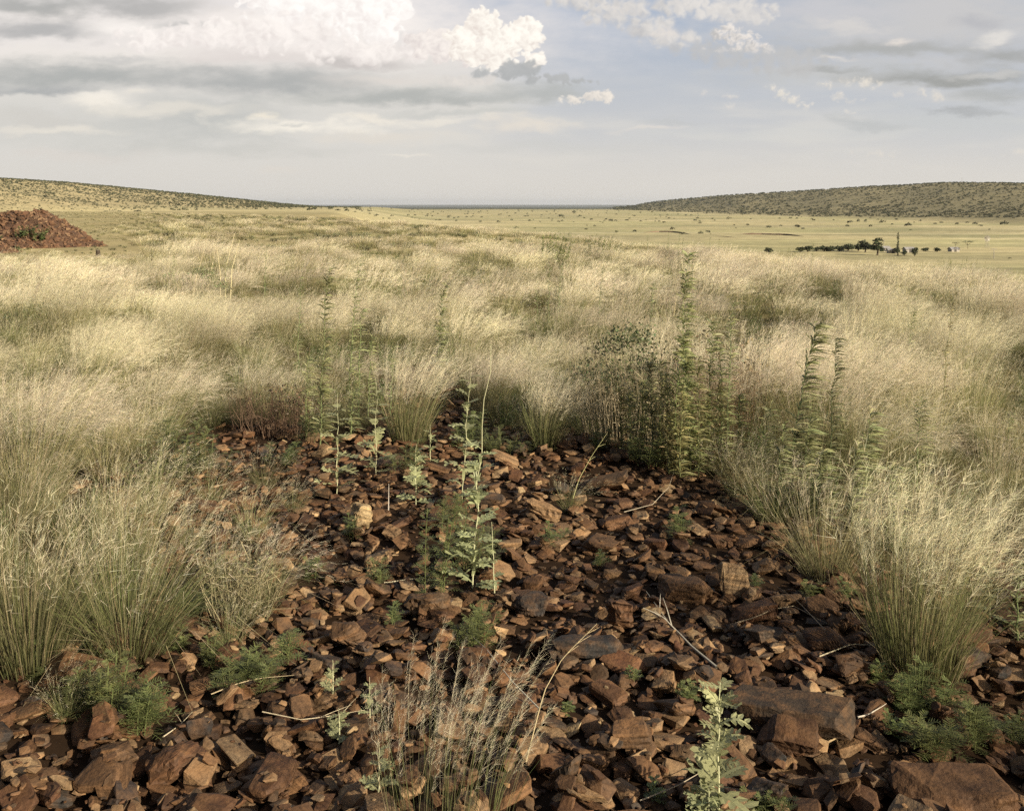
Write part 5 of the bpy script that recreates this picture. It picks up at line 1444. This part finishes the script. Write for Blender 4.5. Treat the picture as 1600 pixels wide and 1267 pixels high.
fallen([(255, 1175), (280, 1150), (300, 1128)], "short forked straw beside the large triangular rock", .0024, (.5, .43, .30), [(.6, -.05, .05, .02)])
fallen([(1000, 1268), (1060, 1255), (1120, 1225)], "pale twig at the bottom edge left of the big thistle", .0025, (.45, .39, .28))
fallen([(1340, 1138), (1360, 1132), (1385, 1122)], "short pale twig right of the long weathered slab", .004, (.5, .46, .38))
fallen([(600, 922), (660, 915), (705, 920)], "thin straw lying above the striped block", .003, (.5, .45, .32))
fallen([(1140, 980), (1190, 975), (1240, 965), (1300, 995)], "arched dry grass stem on the stones left of the big tussock", .003, (.36, .30, .20))
fallen([(1280, 1052), (1330, 1032), (1400, 1042)], "bent dry stem in front of the big tussock", .003, (.42, .38, .26))
fallen([(1290, 1020), (1240, 960), (1180, 900)], "long thin dark stem slanting behind the red brown slab", .0025, (.25, .19, .13))
stalk([(822, 1215), (850, 1110), (880, 1060), (935, 1010)], "bent dry grass stalk arching right over the bottom rubble", .0028, (.50, .42, .25), side=[(.7, .05, .03), (.8, .06, .03), (.9, .05, .02)])
stalk([(607, 800), (607, 760)], "short dead upright stick in upper rubble", .004, (.5, .46, .40))
stalk([(895, 790), (905, 760), (925, 725), (950, 690)], "arching grass stalk rising from the fine green tuft", .003, (.42, .40, .2), side=[(.6, .05, .03), (.8, .06, .02)])

# leafy dark bush with tangled dry twigs, the reddish forb, yellow green bushes on the brow
def bush(px, py, hpx, wpx, lab, leafc, twigc, nl=900, nt=90, leaf=.02, top=.55, name="leafy_bush", seed=0, cat="bush"):
    x, y, z = at(px, py); H = hpx / F * y; Wd = wpx / F * y / 2; g = np.random.default_rng(seed + int(px)); r = empty(name, (x, y, z - .03)); tag(r, lab, cat)
    t = MB(); c = MB()
    for k in range(nt):
        a = g.uniform(0, 6.283); q = math.sqrt(g.random()); b0 = np.array([math.cos(a) * Wd * q * .8, math.sin(a) * Wd * q * .45, 0]); tp = b0 * 1.25 + np.array([g.normal() * .06, g.normal() * .06, H * g.uniform(.55, 1.)])
        md = (b0 + tp) / 2 + g.normal(size=3) * .04 * H; tube(t, [b0, md, tp], [.0035, .0028, .001], np.array(twigc) * g.uniform(.7, 1.3), 3)
        for _ in range(3):
            s = g.uniform(.3, .9); B = b0 * (1 - s) + tp * s; tube(t, [B, B + g.normal(size=3) * .04 + [0, 0, .03], B + g.normal(size=3) * .09 + [0, 0, .05]], [.002, .0015, .0006], np.array(twigc) * g.uniform(.7, 1.3), 3)
    for k in range(14):
        a = g.uniform(0, 6.28); q = math.sqrt(g.random()) * .85
        blob(g, c, (math.cos(a) * Wd * q, math.sin(a) * Wd * .5 * q, H * g.uniform(top, .92)), (Wd * .34, Wd * .3, H * .2), nl // 14, leaf, leafc, .3, shell=.1)
    t.build("twigs", WOOD, r); c.build("foliage", LEAF, r); return r
bush(1000, 690, 195, 230, "dark leafed bush over pale tangled twigs, right of centre", (.15, .18, .09), (.46, .39, .27), 2200, 150, .014, .40)
bush(1120, 700, 200, 150, "brown dead bush tangled among the green weeds", (.26, .23, .13), (.34, .25, .17), 500, 120, .012, .6, seed=4)
bush(430, 680, 85, 150, "reddish brown dry bush at the upper left edge of the rubble", (.20, .155, .09), (.14, .095, .065), 600, 90, .011, .4, seed=2)
bush(370, 965, 110, 120, "grey brown dry herb beside the thin greyish tussock", (.27, .27, .15), (.34, .31, .18), 700, 60, .008, .3, seed=7)
bush(300, 480, 70, 110, "low green leafy bush among the upper left weeds", (.19, .22, .11), (.3, .28, .16), 1100, 60, .017, .3, seed=9)
bush(60, 520, 50, 110, "dull green low bush in the grass at left", (.11, .13, .06), (.2, .2, .1), 700, 30, .025, .3, seed=10)
bush(1310, 560, 45, 60, "small dark bush hidden in pale grass at right", (.09, .11, .05), (.2, .18, .1), 500, 30, .025, .3, seed=12)
for k, (px, py, hp, wp, lab) in enumerate([(935, 412, 42, 80, "yellow green bush on the brow of the field, left of the thin weeds"), (1480, 438, 52, 110, "large yellow green bush on the brow below the flat topped thorn trees"),
        (1235, 408, 35, 50, "small yellow green bush on the brow left of the farm trees"), (865, 425, 55, 50, "yellow flowered bush in the pale grass above the paired dark weeds")]):
    x, y, z = at(px, py); b = MB(); g = np.random.default_rng(70 + k); H = hp / F * y; Wd = wp / F * y
    forb(g, b, H * 1.1, 44, 40, .13, .012, rad=Wd * .42, spread=.18, wd=1.6, c=(.19, .21, .075)); r = b.build("yellow_green_bush", LEAF, loc=(x, y, z)); tag(r, lab, "bush")
# burrow marker stump by the heap
x, y, z = at(153, 402); b = MB(); tube(b, [(0, 0, -.1), (.01, 0, .14), (.0, 0, .30)], [.11, .10, .08], (.05, .04, .03), 8); b.add(np.array([(0, 0, .31), (.08, 0, .30), (0, .08, .30), (-.08, 0, .30), (0, -.08, .30)]), [(0, 1, 2), (0, 2, 3), (0, 3, 4), (0, 4, 1)], (.4, .36, .3))
o = b.build("wooden_stump", WOOD, loc=(x, y, z)); tag(o, "short dark stump in the grass right of the red heap", "stump")
# ---------------------------------------------------------------- haze
def build_haze():
    bm = bmesh.new(); bmesh.ops.create_cube(bm, size=1)
    me = bpy.data.meshes.new("haze"); bm.to_mesh(me); bm.free()
    o = link("haze", me, loc=(0, 0, (75 - 112) / 2)); o.scale = (61500, 61500, 75 + 112)
    m = bpy.data.materials.new("haze"); m.use_nodes = True; ns = m.node_tree.nodes; ns.clear()
    v = ns.new("ShaderNodeVolumePrincipled"); v.inputs["Density"].default_value = HAZE
    v.inputs["Color"].default_value = (.76, .82, .90, 1); v.inputs["Anisotropy"].default_value = .2
    out = ns.new("ShaderNodeOutputMaterial"); m.node_tree.links.new(v.outputs[0], out.inputs["Volume"])
    me.materials.append(m); o["kind"] = "stuff"
HAZE = 3.2e-5
build_haze()
